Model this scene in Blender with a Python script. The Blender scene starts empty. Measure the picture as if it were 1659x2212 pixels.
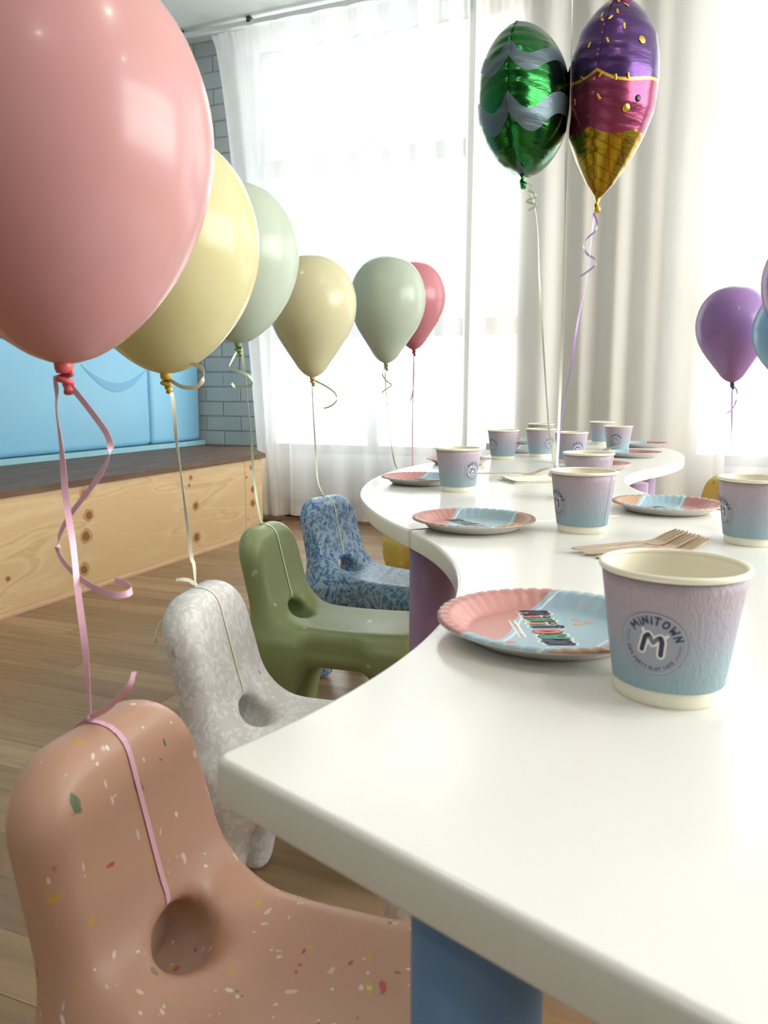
import bpy, bmesh, math, random
import numpy as np
from mathutils import Vector, Matrix
from mathutils.bvhtree import BVHTree

SC = bpy.context.scene
COL = SC.collection
PI = math.pi
R = math.radians
PHI = R(21.4)                      # the room is turned 21.4 degrees against the line of sight
CS, SN = math.cos(PHI), math.sin(PHI)

def W(x, y, z=0.0):
    """metres right of / ahead of the tripod -> room axes (x along the window wall, y towards it)"""
    return Vector((x * CS - y * SN, x * SN + y * CS, z))

# ------------------------------------------------------------------ camera
cam_d = bpy.data.cameras.new('camera')
cam = bpy.data.objects.new('camera', cam_d)
COL.objects.link(cam)
SC.camera = cam
cam.location = (0, 0, 0.71)
cam.rotation_euler = (R(90 - 8.8), 0, PHI)
cam_d.sensor_fit = 'HORIZONTAL'
cam_d.sensor_width = 36
cam_d.lens = 36 * 1660 / 1659
cam_d.clip_start = 0.02
cam_d.dof.use_dof = True
cam_d.dof.focus_distance = 1.35
cam_d.dof.aperture_fstop = 18

# ------------------------------------------------------------------ light
SC.view_settings.view_transform = 'Standard'
SC.view_settings.look = 'None'
SC.view_settings.gamma = 1
SC.view_settings.use_curve_mapping = False
SC.view_settings.exposure = 0.10
wd = bpy.data.worlds.new('sky')
SC.world = wd
wd.use_nodes = True
wd.node_tree.nodes['Background'].inputs[0].default_value = (0.93, 0.97, 1.0, 1)
wd.node_tree.nodes['Background'].inputs[1].default_value = 4.0

def area(name, loc, rot, sx, sy, power, col=(1, 1, 1)):
    d = bpy.data.lights.new(name, 'AREA')
    d.shape = 'RECTANGLE'
    d.size, d.size_y, d.energy, d.color = sx, sy, power, col
    o = bpy.data.objects.new(name, d)
    COL.objects.link(o)
    o.location, o.rotation_euler = loc, rot
    return o
# daylight arriving outside each window
area('daylight', (-1.57, 4.25, 1.46), (R(-90), 0, 0), 1.85, 2.4, 28, (1.0, 0.99, 0.965))
area('daylight', (1.2, 4.25, 1.46), (R(-90), 0, 0), 2.6, 2.4, 39, (1.0, 0.99, 0.965))
area('daylight', (2.95, 1.85, 1.6), (0, R(90), 0), 1.7, 3.1, 165, (1.0, 0.985, 0.95))

# ------------------------------------------------------------------ object helpers
def tag(o, label=None, cat=None, group=None, kind=None):
    if label: o['label'] = label
    if cat: o['category'] = cat
    if group: o['group'] = group
    if kind: o['kind'] = kind
    return o

def obj(name, me, mat=None, parent=None, loc=None, rot=None):
    o = bpy.data.objects.new(name, me)
    COL.objects.link(o)
    if mat is not None and len(me.materials) == 0:
        me.materials.append(mat)
    if parent: o.parent = parent
    if loc is not None: o.location = loc
    if rot is not None: o.rotation_euler = rot
    return o

def empty(name, loc=(0, 0, 0), rz=0.0, rot=None):
    o = bpy.data.objects.new(name, None)
    COL.objects.link(o)
    o.location = loc
    o.rotation_euler = rot if rot is not None else (0, 0, rz)
    o.empty_display_size = 0.05
    return o

def copy_tree(o, parent=None):
    c = o.copy()
    COL.objects.link(c)
    c.parent = parent
    for ch in list(o.children):
        copy_tree(ch, c)
    return c

def mesh(name, v, f, smooth=True, mats=None, mi=None):
    me = bpy.data.meshes.new(name)
    me.from_pydata([tuple(p) for p in v], [], f)
    me.update()
    if smooth is True:
        me.polygons.foreach_set('use_smooth', [True] * len(me.polygons))
    elif smooth:
        me.polygons.foreach_set('use_smooth', smooth)
    if mats:
        for m in mats: me.materials.append(m)
    if mi: me.polygons.foreach_set('material_index', mi)
    return me

def box_me(x0, y0, z0, x1, y1, z1, bev=0.0, seg=2, name='box'):
    bm = bmesh.new()
    bmesh.ops.create_cube(bm, size=1)
    for v in bm.verts:
        v.co = Vector(((x0 + x1) / 2 + v.co.x * (x1 - x0), (y0 + y1) / 2 + v.co.y * (y1 - y0), (z0 + z1) / 2 + v.co.z * (z1 - z0)))
    if bev:
        bmesh.ops.bevel(bm, geom=bm.edges[:], offset=bev, segments=seg, profile=0.5, affect='EDGES')
    me = bpy.data.meshes.new(name)
    bm.to_mesh(me); bm.free()
    if bev and seg > 1:
        me.polygons.foreach_set('use_smooth', [True] * len(me.polygons))
        try: me.set_sharp_from_angle(angle=R(50))
        except Exception: pass
    return me

def boxes_me(lst, name='boxes'):
    V, F = [], []
    for (x0, y0, z0, x1, y1, z1) in lst:
        b = len(V)
        V += [(x0, y0, z0), (x1, y0, z0), (x1, y1, z0), (x0, y1, z0), (x0, y0, z1), (x1, y0, z1), (x1, y1, z1), (x0, y1, z1)]
        F += [tuple(b + i for i in q) for q in ((0, 3, 2, 1), (4, 5, 6, 7), (0, 1, 5, 4), (1, 2, 6, 5), (2, 3, 7, 6), (3, 0, 4, 7))]
    return mesh(name, V, F, False)

def lathe(prof, n=48, name='lathe', close=True):
    V, F = [], []
    m = len(prof)
    for i in range(n):
        a = 2 * PI * i / n
        for (r, z) in prof:
            V.append((r * math.cos(a), r * math.sin(a), z))
    for i in range(n):
        j = (i + 1) % n
        for k in range(m - 1):
            F.append((i * m + k, j * m + k, j * m + k + 1, i * m + k + 1))
    me = mesh(name, V, F)
    bm = bmesh.new(); bm.from_mesh(me)
    bmesh.ops.remove_doubles(bm, verts=bm.verts, dist=1e-6)
    bm.to_mesh(me); bm.free()
    return me

def catmull(P, n=8, closed=False):
    P = [Vector(p) for p in P]
    out = []
    N = len(P)
    for i in range(N if closed else N - 1):
        if closed:
            p0, p1, p2, p3 = P[(i - 1) % N], P[i], P[(i + 1) % N], P[(i + 2) % N]
        else:
            p1, p2 = P[i], P[i + 1]
            p0 = P[i - 1] if i > 0 else p1 * 2 - p2
            p3 = P[i + 2] if i + 2 < N else p2 * 2 - p1
        for k in range(n):
            t = k / n
            out.append(0.5 * ((2 * p1) + (p2 - p0) * t + (2 * p0 - 5 * p1 + 4 * p2 - p3) * t * t + (3 * p1 - p0 - 3 * p2 + p3) * t ** 3))
    if not closed: out.append(P[-1])
    return out

def strip(path, width, ups, thick=0.0003, name='ribbon'):
    """flat ribbon along path; ups[i] is the direction across the width"""
    V, F = [], []
    n = len(path)
    for i, p in enumerate(path):
        a = path[max(i - 1, 0)]; b = path[min(i + 1, n - 1)]
        t = (b - a)
        t = t.normalized() if t.length > 1e-9 else Vector((0, 0, 1))
        s = Vector(ups[i] if isinstance(ups, list) else ups)
        s = s - t * s.dot(t)
        s = s.normalized() if s.length > 1e-6 else t.orthogonal().normalized()
        nn = t.cross(s).normalized()
        w = width[i] if isinstance(width, list) else width
        for (q, r) in ((-1, -1), (1, -1), (1, 1), (-1, 1)):
            V.append(p + s * (q * w / 2) + nn * (r * thick / 2))
    for i in range(n - 1):
        for k in range(4):
            l = (k + 1) % 4
            F.append((i * 4 + k, i * 4 + l, i * 4 + 4 + l, i * 4 + 4 + k))
    F.append((3, 2, 1, 0)); F.append(tuple(4 * (n - 1) + k for k in range(4)))
    return mesh(name, V, F, False)

def tube(path, rad, n=8, name='tube'):
    V, F = [], []
    up = Vector((0.13, 0.21, 1)).normalized()
    m = len(path)
    for i, p in enumerate(path):
        t = (path[min(i + 1, m - 1)] - path[max(i - 1, 0)]).normalized()
        s = t.cross(up)
        s = s.normalized() if s.length > 1e-6 else t.orthogonal().normalized()
        u = s.cross(t)
        r = rad[i] if isinstance(rad, list) else rad
        for k in range(n):
            a = 2 * PI * k / n
            V.append(p + s * (r * math.cos(a)) + u * (r * math.sin(a)))
    for i in range(m - 1):
        for k in range(n):
            l = (k + 1) % n
            F.append((i * n + k, i * n + l, i * n + n + l, i * n + n + k))
    F.append(tuple(range(n - 1, -1, -1))); F.append(tuple((m - 1) * n + k for k in range(n)))
    return mesh(name, V, F)

# ------------------------------------------------------------------ materials
def lin(c):
    return tuple(((x / 255) / 12.92 if x / 255 <= 0.04045 else ((x / 255 + 0.055) / 1.055) ** 2.4) for x in c)

def L4(c): return (*lin(c), 1)

class N:
    """small node-graph helper"""
    def __init__(s, name):
        s.m = bpy.data.materials.new(name)
        s.m.use_nodes = True
        s.t = s.m.node_tree
        s.b = s.t.nodes['Principled BSDF']
        s.out = s.t.nodes['Material Output']
    def n(s, typ, **kw):
        x = s.t.nodes.new(typ)
        for k, v in kw.items(): setattr(x, k, v)
        return x
    def l(s, a, b): s.t.links.new(a, b)
    def inp(s, node, i, v):
        if isinstance(v, bpy.types.NodeSocket): s.l(v, node.inputs[i])
        else: node.inputs[i].default_value = v
    def coord(s, out='Object', scale=None, rot=None, loc=None):
        c = s.n('ShaderNodeTexCoord').outputs[out]
        if scale is None and rot is None and loc is None: return c
        m = s.n('ShaderNodeMapping')
        s.l(c, m.inputs[0])
        if scale: m.inputs['Scale'].default_value = scale
        if rot: m.inputs['Rotation'].default_value = rot
        if loc: m.inputs['Location'].default_value = loc
        return m.outputs[0]
    def noise(s, vec, scale, detail=3, rough=0.55, dist=0.0, out=0):
        x = s.n('ShaderNodeTexNoise')
        s.l(vec, x.inputs['Vector'])
        x.inputs['Scale'].default_value = scale
        x.inputs['Detail'].default_value = detail
        x.inputs['Roughness'].default_value = rough
        x.inputs['Distortion'].default_value = dist
        return x.outputs[out]
    def math(s, op, a, b=0.0, c=0.0, clamp=False):
        x = s.n('ShaderNodeMath', operation=op, use_clamp=clamp)
        s.inp(x, 0, a); s.inp(x, 1, b); s.inp(x, 2, c)
        return x.outputs[0]
    def mix(s, f, a, b, mode='MIX'):
        x = s.n('ShaderNodeMix', data_type='RGBA', blend_type=mode)
        s.inp(x, 0, f)
        s.inp(x, 6, a if isinstance(a, bpy.types.NodeSocket) else (*a[:3], 1))
        s.inp(x, 7, b if isinstance(b, bpy.types.NodeSocket) else (*b[:3], 1))
        return x.outputs[2]
    def ramp(s, f, stops, interp='LINEAR'):
        x = s.n('ShaderNodeValToRGB')
        x.color_ramp.interpolation = interp
        e = x.color_ramp.elements
        while len(e) < len(stops): e.new(0.5)
        for k, (p, c) in zip(e, stops):
            k.position = p
            k.color = (*c[:3], 1) if not isinstance(c, (int, float)) else (c, c, c, 1)
        s.inp(x, 0, f)
        return x.outputs[0]
    def vor(s, vec, scale, out='Distance', feature='F1', rand=1.0):
        x = s.n('ShaderNodeTexVoronoi', feature=feature)
        s.l(vec, x.inputs['Vector'])
        x.inputs['Scale'].default_value = scale
        x.inputs['Randomness'].default_value = rand
        return x
    def xyz(s, vec):
        x = s.n('ShaderNodeSeparateXYZ'); s.l(vec, x.inputs[0]); return x.outputs
    def comb(s, a, b, c):
        x = s.n('ShaderNodeCombineXYZ'); s.inp(x, 0, a); s.inp(x, 1, b); s.inp(x, 2, c); return x.outputs[0]
    def bump(s, h, strength=0.3, dist=0.002):
        x = s.n('ShaderNodeBump')
        x.inputs['Strength'].default_value = strength
        x.inputs['Distance'].default_value = dist
        s.l(h, x.inputs['Height'])
        s.l(x.outputs[0], s.b.inputs['Normal'])
    def col(s, c):
        s.inp(s.b, 'Base Color', c if isinstance(c, bpy.types.NodeSocket) else (*c[:3], 1))
    def set(s, **kw):
        for k, v in kw.items():
            s.b.inputs[k.replace('_', ' ')].default_value = v
        return s

def plain(name, c, rough=0.5, var=0.04, vs=6.0, **kw):
    n = N(name)
    c = lin(c)
    f = n.noise(n.coord(), vs, 3)
    n.col(n.mix(f, tuple(x * (1 - var) for x in c), tuple(min(1, x * (1 + var)) for x in c)))
    n.set(Roughness=rough, **kw)
    return n.m

# ---- setting materials
def m_boards():
    n = N('floor_board_wood')
    oi = n.n('ShaderNodeObjectInfo').outputs['Random']
    v = n.coord()
    off = n.comb(n.math('MULTIPLY', oi, 37.0), n.math('MULTIPLY', oi, 91.0), 0.0)
    a = n.n('ShaderNodeVectorMath', operation='ADD'); n.l(v, a.inputs[0]); n.l(off, a.inputs[1])
    mp = n.n('ShaderNodeMapping'); n.l(a.outputs[0], mp.inputs[0]); mp.inputs['Scale'].default_value = (1.6, 26, 26)
    g = n.noise(mp.outputs[0], 2.2, 6, 0.62, 0.4)
    mp2 = n.n('ShaderNodeMapping'); n.l(a.outputs[0], mp2.inputs[0]); mp2.inputs['Scale'].default_value = (0.8, 6, 6)
    g2 = n.noise(mp2.outputs[0], 2.0, 3, 0.5, 1.0)
    base = n.ramp(oi, [(0, lin((138, 110, 78))), (0.25, lin((178, 148, 110))), (0.5, lin((150, 120, 86))), (0.75, lin((194, 166, 126))), (1, lin((130, 102, 72)))])
    c = n.mix(n.math('MULTIPLY', g2, 0.6), base, lin((128, 94, 66)), 'MIX')
    dark = n.ramp(g, [(0.25, 0.70), (0.55, 1.0), (0.8, 1.08)])
    c = n.mix(1.0, c, dark, 'MULTIPLY')
    n.col(c)
    n.inp(n.b, 'Roughness', n.ramp(g, [(0.2, 0.46), (0.8, 0.34)]))
    n.bump(g, 0.12, 0.001)
    return n.m

def m_ply():
    n = N('pine_plywood')
    v = n.coord(scale=(1, 0.55, 3.4))
    w = n.noise(v, 1.7, 4, 0.5, 0.6)
    bands = n.math('SINE', n.math('MULTIPLY', w, 26.0))
    f = n.noise(n.coord(scale=(1, 3, 60)), 3.0, 4, 0.6)
    c = n.ramp(bands, [(0.0, lin((214, 182, 136))), (0.75, lin((224, 196, 152))), (0.97, lin((212, 180, 134))), (1, lin((204, 170, 124)))])
    c = n.mix(n.math('MULTIPLY', f, 0.35), c, lin((232, 204, 158)))
    n.col(c); n.set(Roughness=0.5)
    n.bump(f, 0.05, 0.001)
    return n.m

def m_darkplank():
    n = N('weathered_dark_timber')
    oi = n.n('ShaderNodeObjectInfo').outputs['Random']
    v = n.coord(scale=(26, 1.3, 26))
    g = n.noise(v, 2.0, 5, 0.6, 0.5)
    g2 = n.noise(n.coord(scale=(6, 0.8, 6)), 1.6, 3)
    c = n.ramp(g, [(0.25, lin((66, 48, 36))), (0.5, lin((108, 86, 68))), (0.75, lin((140, 122, 106)))])
    c = n.mix(n.math('MULTIPLY', g2, 0.7), c, lin((98, 62, 44)))
    n.col(c); n.set(Roughness=0.62); n.bump(g, 0.15, 0.001)
    return n.m

def m_brick():
    n = N('painted_brick')
    oi = n.n('ShaderNodeObjectInfo').outputs['Random']
    v = n.coord()
    g = n.noise(v, 60, 4, 0.6)
    c = n.mix(oi, lin((186, 192, 191)), lin((190, 196, 195)))
    c = n.mix(n.math('MULTIPLY', g, 0.25), c, lin((178, 184, 184)))
    n.col(c); n.set(Roughness=0.55); n.bump(g, 0.25, 0.002)
    return n.m

def m_curtain(name, opac, diff, tcol, dcol):
    n = N(name)
    t = n.t
    tr = n.n('ShaderNodeBsdfTransparent'); tr.inputs[0].default_value = (1, 1, 1, 1)
    tl = n.n('ShaderNodeBsdfTranslucent'); tl.inputs[0].default_value = (*tcol, 1)
    df = n.n('ShaderNodeBsdfDiffuse'); df.inputs[0].default_value = (*dcol, 1)
    a = n.n('ShaderNodeMixShader'); b = n.n('ShaderNodeMixShader')
    a.inputs[0].default_value = diff
    n.l(tl.outputs[0], a.inputs[1]); n.l(df.outputs[0], a.inputs[2])
    b.inputs[0].default_value = opac
    n.l(tr.outputs[0], b.inputs[1]); n.l(a.outputs[0], b.inputs[2])
    n.l(b.outputs[0], n.out.inputs[0])
    return n.m

def m_glass():
    n = N('window_glass')
    tr = n.n('ShaderNodeBsdfTransparent'); tr.inputs[0].default_value = (0.96, 0.98, 0.98, 1)
    gl = n.n('ShaderNodeBsdfGlossy'); gl.inputs['Roughness'].default_value = 0.02
    b = n.n('ShaderNodeMixShader')
    b.inputs[0].default_value = 0.07; n.l(tr.outputs[0], b.inputs[1]); n.l(gl.outputs[0], b.inputs[2])
    n.l(b.outputs[0], n.out.inputs[0])
    return n.m

M = {}
M['board'] = m_boards(); M['ply'] = m_ply(); M['darkplank'] = m_darkplank(); M['brick'] = m_brick()
M['curtain'] = m_curtain('sheer_white_voile', 0.64, 0.56, (0.93, 0.92, 0.90), (0.90, 0.89, 0.87)); M['drape2'] = m_curtain('cream_cotton_voile', 0.86, 0.60, (0.93, 0.89, 0.82), (0.90, 0.855, 0.78)); M['hem'] = m_curtain('doubled_voile', 0.97, 0.72, (0.9, 0.9, 0.88), (0.84, 0.83, 0.81)); M['glass'] = m_glass()
M['mortar'] = plain('painted_mortar', (176, 182, 182), 0.7, 0.06, 40)
M['wallpaint'] = plain('wall_paint', (205, 210, 208), 0.7, 0.02, 3)
M['wallblue'] = plain('blue_grey_wall_paint', (165, 180, 184), 0.7, 0.03, 3)
M['ceil'] = plain('ceiling_paint', (222, 226, 222), 0.8, 0.03, 1.5)
M['subfloor'] = plain('subfloor', (60, 46, 34), 0.7, 0.1, 5)
M['frame'] = plain('window_frame_paint', (52, 53, 55), 0.4, 0.05, 8)
M['rail'] = plain('white_rail', (214, 216, 214), 0.35, 0.03, 10)
M['darkmetal'] = plain('dark_metal', (60, 58, 56), 0.4, 0.05, 20)
M['skirt'] = plain('stained_skirting', (84, 58, 42), 0.4, 0.15, 12)
M['mould'] = plain('pine_moulding', (196, 158, 120), 0.45, 0.06, 18)
M['cushion'] = plain('blue_vinyl', (136, 194, 222), 0.42, 0.02, 4)
M['cushion2'] = plain('deeper_blue_vinyl', (112, 172, 208), 0.45, 0.02, 4)
M['ledge'] = plain('pale_aqua_ledge', (150, 196, 208), 0.4, 0.03, 6)
M['knot'] = plain('pine_knot', (142, 96, 60), 0.5, 0.35, 90)
M['knothalo'] = plain('pine_knot_ring', (196, 150, 98), 0.5, 0.12, 60)

CEIL = 2.63
# ------------------------------------------------------------------ floor
floor = obj('floor', boxes_me([(-2.82, -3.2, -0.10, 2.72, 3.92, -0.014)]), M['subfloor'])
tag(floor, kind='structure')
rng = random.Random(4)
BW = 0.086
bank = {}
y = -0.35
row = 0
while y < 3.88:
    x = -2.0 - rng.random() * 0.8
    while x < 1.25:
        ln = rng.choice([0.72, 0.95, 1.2, 1.5])
        if ln not in bank:
            me = box_me(0, 0.0003, -0.014, ln - 0.0006, BW - 0.0003, 0.0)
            me.materials.append(M['board'])
            bank[ln] = me
        x0 = max(x, -2.8)
        b = obj('plank', bank[ln], None, floor, (x, y, rng.uniform(-0.0002, 0.0002)))
        x += ln
    y += BW
    row += 1
rest = obj('planks_beyond', boxes_me([(1.25 + 1.3, -3.2, -0.0141, 2.72, 3.9, -0.0012), (-2.8, -3.2, -0.0141, 2.55, -0.36, -0.0012)]), M['board'], floor)
tag(rest, kind='stuff')

# ------------------------------------------------------------------ walls, ceiling
W1 = (-2.28, -0.80); W2 = (0.02, 2.45); WZ = (0.37, 2.57); YB = 3.92
wb = [(-2.95, YB, 0, W1[0], YB + 0.16, CEIL), (W1[1], YB, 0, W2[0], YB + 0.16, CEIL), (W2[1], YB, 0, 2.85, YB + 0.16, CEIL),
      (W1[0], YB, 0, W1[1], YB + 0.16, WZ[0]), (W1[0], YB, WZ[1], W1[1], YB + 0.16, CEIL),
      (W2[0], YB, 0, W2[1], YB + 0.16, WZ[0]), (W2[0], YB, WZ[1], W2[1], YB + 0.16, CEIL)]
wall_back = tag(obj('wall_back', boxes_me(wb), M['mortar']), kind='structure')
bh, bl, jt = 0.078, 0.232, 0.008
brick_bank = {}
def brick(x0, x1, z0, z1):
    k = (round(x1 - x0, 3), round(z1 - z0, 3))
    if k not in brick_bank:
        me = box_me(0, -0.006, 0, k[0], 0.03, k[1], 0.002, 1)
        me.materials.append(M['brick'])
        brick_bank[k] = me
    return obj('brick', brick_bank[k], None, wall_back, (x0, YB + rng.uniform(-0.0015, 0.0015), z0))
z = 0.405
i = 0
while z < CEIL:
    x = -2.79 - (0.12 if i % 2 else 0.0)
    while x < W1[0] - 0.02:
        xa, xb = max(x, -2.80), min(x + bl, W1[0])
        if xb - xa > 0.03: brick(xa, xb, z, min(z + bh, CEIL - 0.004))
        x += bl + jt
    z += bh + jt
    i += 1
tag(obj('wall_left', boxes_me([(-2.95, -3.2, 0, -2.80, YB, CEIL)]), M['wallblue']), kind='structure')
RW = (0.35, 3.35); RZ = (0.75, 2.45)
tag(obj('wall_right', boxes_me([(2.72, -3.2, 0, 2.87, RW[0], CEIL), (2.72, RW[1], 0, 2.87, YB, CEIL),
     (2.72, RW[0], 0, 2.87, RW[1], RZ[0]), (2.72, RW[0], RZ[1], 2.87, RW[1], CEIL)]), M['wallpaint']), kind='structure')
tag(obj('wall_rear', boxes_me([(-2.95, -3.35, 0, 2.87, -3.2, CEIL)]), M['wallpaint']), kind='structure')
tag(obj('ceiling', boxes_me([(-2.95, -3.35, CEIL, 2.87, YB + 0.16, CEIL + 0.12)]), M['ceil']), kind='structure')
tag(obj('baseboard_back', box_me(-2.15, YB - 0.018, 0.0, 2.7, YB, 0.11, 0.004, 2), M['skirt']), kind='structure')

def window(name, x0, x1, z0, z1, vert, trans, right=False):
    w = empty(name)
    tag(w, kind='structure')
    def B(a0, b0, a1, b1, nm, d0=0.03, d1=0.09, mat='frame'):
        if right: me = box_me(2.72 + d0, a0, b0, 2.72 + d1, a1, b1, 0.003, 1)
        else: me = box_me(a0, YB + d0, b0, a1, YB + d1, b1, 0.003, 1)
        return obj(nm, me, M[mat], w)
    B(x0, z0, x0 + 0.03, z1, 'jamb'); B(x1 - 0.03, z0, x1, z1, 'jamb')
    B(x0 + 0.03, z0, x1 - 0.03, z0 + 0.05, 'frame_rail'); B(x0 + 0.03, z1 - 0.05, x1 - 0.03, z1, 'frame_rail')
    xs = [x0 + 0.03] + vert + [x1 - 0.03]
    for a in vert: B(a - 0.030, z0 + 0.05, a + 0.030, z1 - 0.05, 'mullion')
    for k in range(len(xs) - 1):
        a = xs[k] + (0.030 if k else 0); b = xs[k + 1] - (0.030 if k < len(xs) - 2 else 0)
        for t in trans: B(a, t - 0.045, b, t + 0.045, 'transom')
        ts = [z0 + 0.05] + trans + [z1 - 0.05]
        for q in range(len(ts) - 1):
            c0, c1 = ts[q] + (0.045 if q else 0), ts[q + 1] - (0.045 if q < len(ts) - 2 else 0)
            if right: pv = [(2.78, a, c0), (2.78, b, c0), (2.78, b, c1), (2.78, a, c1)]
            else: pv = [(a, YB + 0.06, c0), (b, YB + 0.06, c0), (b, YB + 0.06, c1), (a, YB + 0.06, c1)]
            obj('pane', mesh('pane', pv, [(0, 1, 2, 3)], False), M['glass'], w)
    return w
window('window_1', W1[0], W1[1], WZ[0], WZ[1], [-1.62, -1.08], [1.05, 1.93])
window('window_2', W2[0], W2[1], WZ[0], WZ[1], [0.60, 1.20, 1.82], [1.05, 1.93])
window('window_3', RW[0], RW[1], RZ[0], RZ[1], [1.35, 2.35], [1.8], True)

# ------------------------------------------------------------------ curtain rail and curtains
rl = empty('curtain_rail', (0, 3.76, 2.60))
tag(rl, 'white curtain rail fixed below the ceiling above the sheer curtains', 'curtain rail')
obj('track', box_me(-2.66, -0.012, -0.012, 2.6, 0.012, 0.012, 0.003, 1), M['rail'], rl)
for bx in (-2.64, -2.22, -1.5, -0.7, 0.1, 1.0, 1.9):
    obj('bracket', box_me(bx - 0.012, -0.016, 0.0, bx + 0.012, 0.016, 0.03, 0.003, 1), M['darkmetal'], rl)

def curtain(x0, x1, seed, label, lean=0.0, yoff=0.0, lean_r=0.0, cloth='curtain', side=True):
    r = random.Random(seed)
    c = empty('sheer_curtain', ((x0 + x1) / 2, 3.755 + yoff, 0.0))
    tag(c, label, 'curtain', 'sheer curtains along the window wall')
    cx = (x0 + x1) / 2
    nx, nz = int((x1 - x0) / 0.0065), 40
    ph = [r.uniform(0, 6.28) for _ in range(8)]
    V, F = [], []
    for j in range(nz + 1):
        tz = j / nz
        z = 0.035 + (2.575 - 0.035) * tz
        low = 1 - tz
        for i in range(nx + 1):
            u = i / nx
            s = x0 + (x1 - x0) * u
            f = math.sin(s * 2 * PI / 0.165 + 1.3 * math.sin(s * 6.1 + ph[0]) + ph[1])
            g = math.sin(s * 2 * PI / 0.31 + 1.2 * math.sin(s * 4.3 + ph[2]) + 0.5 * low)
            A = (0.010 + 0.020 * (0.5 + 0.5 * math.sin(s * 5.3 + ph[3])))
            yy = A * f * (0.75 + 0.35 * low) + 0.020 * g * low
            if tz > 0.95: yy = yy * 0.9 - 0.004 * math.cos(s * 2 * PI / 0.0393)
            xx = s - cx + 0.010 * math.cos(s * 2 * PI / 0.165 + ph[4]) * low
            edge = max(0.0, 1 - u / 0.30)
            xx += lean * (low ** 0.62) * edge
            xx += lean_r * (low ** 0.7) * max(0.0, 1 - (1 - u) / 0.3)
            zz = z
            if j == 0: zz += 0.006 * math.sin(s * 9 + ph[5])
            if tz == 1: zz += 0.010 * f
            V.append((xx, yy, zz))
    w = nx + 1
    for j in range(nz):
        for i in range(nx):
            F.append((j * w + i, j * w + i + 1, (j + 1) * w + i + 1, (j + 1) * w + i))
    obj('drape', mesh('drape', V, F), M[cloth], c)
    if side:
        i0 = nx - 5
        V2 = [(V[j * w + i][0], V[j * w + i][1] - 0.0025, V[j * w + i][2]) for j in range(nz + 1) for i in range(i0, nx + 1)]
        q = nx + 1 - i0
        obj('side_hem', mesh('side_hem', V2, [(j * q + i, j * q + i + 1, (j + 1) * q + i + 1, (j + 1) * q + i) for j in range(nz) for i in range(q - 1)]), M['hem'], c)
    # stitched heading tape and bottom hem: doubled cloth
    for nm, j0, j1 in (('heading', nz - 2, nz), ('hem', 0, 1)):
        V2, F2 = [], []
        for j in range(j0, j1 + 1):
            for i in range(0, nx + 1):
                p = V[j * w + i]
                V2.append((p[0], p[1] + 0.0025, p[2]))
        for j in range(j1 - j0):
            for i in range(nx):
                F2.append((j * w + i, j * w + i + 1, (j + 1) * w + i + 1, (j + 1) * w + i))
        obj(nm, mesh(nm, V2, F2), M['curtain'], c)
    return c
curtain(-2.45, -1.01, 3, 'sheer white curtain at the left window beside the brick wall', 0.24)
curtain(-1.06, 0.16, 8, 'sheer white curtain behind the two foil balloons', 0.0, 0.045, 0.0, 'drape2', False)
curtain(0.12, 1.75, 11, 'sheer white curtain at the right window behind the purple balloons', 0.0, 0.0)

# ------------------------------------------------------------------ plywood bench with cushions
bench = empty('plywood_bench', (-2.4, 2.2, 0))
tag(bench, 'long low plywood bench with dark timber top along the left wall', 'bench')
def bobj(nm, me, mat, par=None, dx=0, dy=0, dz=0):
    # meshes given in room coordinates, shifted under the bench's empty
    me.transform(Matrix.Translation((2.4, -2.2, 0)))
    return obj(nm, me, mat, par or bench)
def prism(poly, z0, z1, name='prism'):
    n = len(poly)
    V = [(x, y, z0) for x, y in poly] + [(x, y, z1) for x, y in poly]
    F = [tuple(range(n - 1, -1, -1)), tuple(range(n, 2 * n))] + [(i, (i + 1) % n, n + (i + 1) % n, n + i) for i in range(n)]
    return mesh(name, V, F, False)
Y0 = -0.4
bobj('frame', prism([(-2.79, Y0), (-2.025, Y0), (-2.025, 3.40), (-2.255, 3.70), (-2.255, 3.89), (-2.79, 3.89)], 0.0, 0.383), M['ply'])
pA = bobj('front_panel', box_me(-2.022, Y0, 0.004, -2.003, 3.240, 0.383, 0.001, 1), M['ply'])
pB = bobj('front_panel', box_me(-2.022, 3.243, 0.004, -2.003, 3.405, 0.383, 0.001, 1), M['ply'])
bobj('end_panel', prism([(-2.004, 3.405), (-2.022, 3.398), (-2.257, 3.70), (-2.240, 3.708)], 0.004, 0.383), M['ply'])
def yend(x):
    if x > -2.235: return 3.425 + (-1.99 - x) / 0.245 * 0.29
    return 3.892
xe = [-1.99, -2.135, -2.30, -2.465, -2.63, -2.79]
for k in range(5):
    a, b = xe[k] - 0.0008, xe[k + 1] + 0.0008
    cuts = [Y0, 2.42, None] if k in (0, 2, 4) else [Y0, 1.35, None]
    for q in range(2):
        ya = cuts[q] + (0.0008 if q else 0)
        if cuts[q + 1] is None:
            poly = [(b, ya), (a, ya), (a, yend(a))] + ([(-2.235, yend(-2.2349)), (-2.235, 3.892)] if a > -2.235 > b else []) + [(b, yend(b))]
        else:
            poly = [(b, ya), (a, ya), (a, cuts[q + 1] - 0.0008), (b, cuts[q + 1] - 0.0008)]
        bobj('top_plank', prism(poly, 0.383, 0.405), M['darkplank'])
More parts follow.
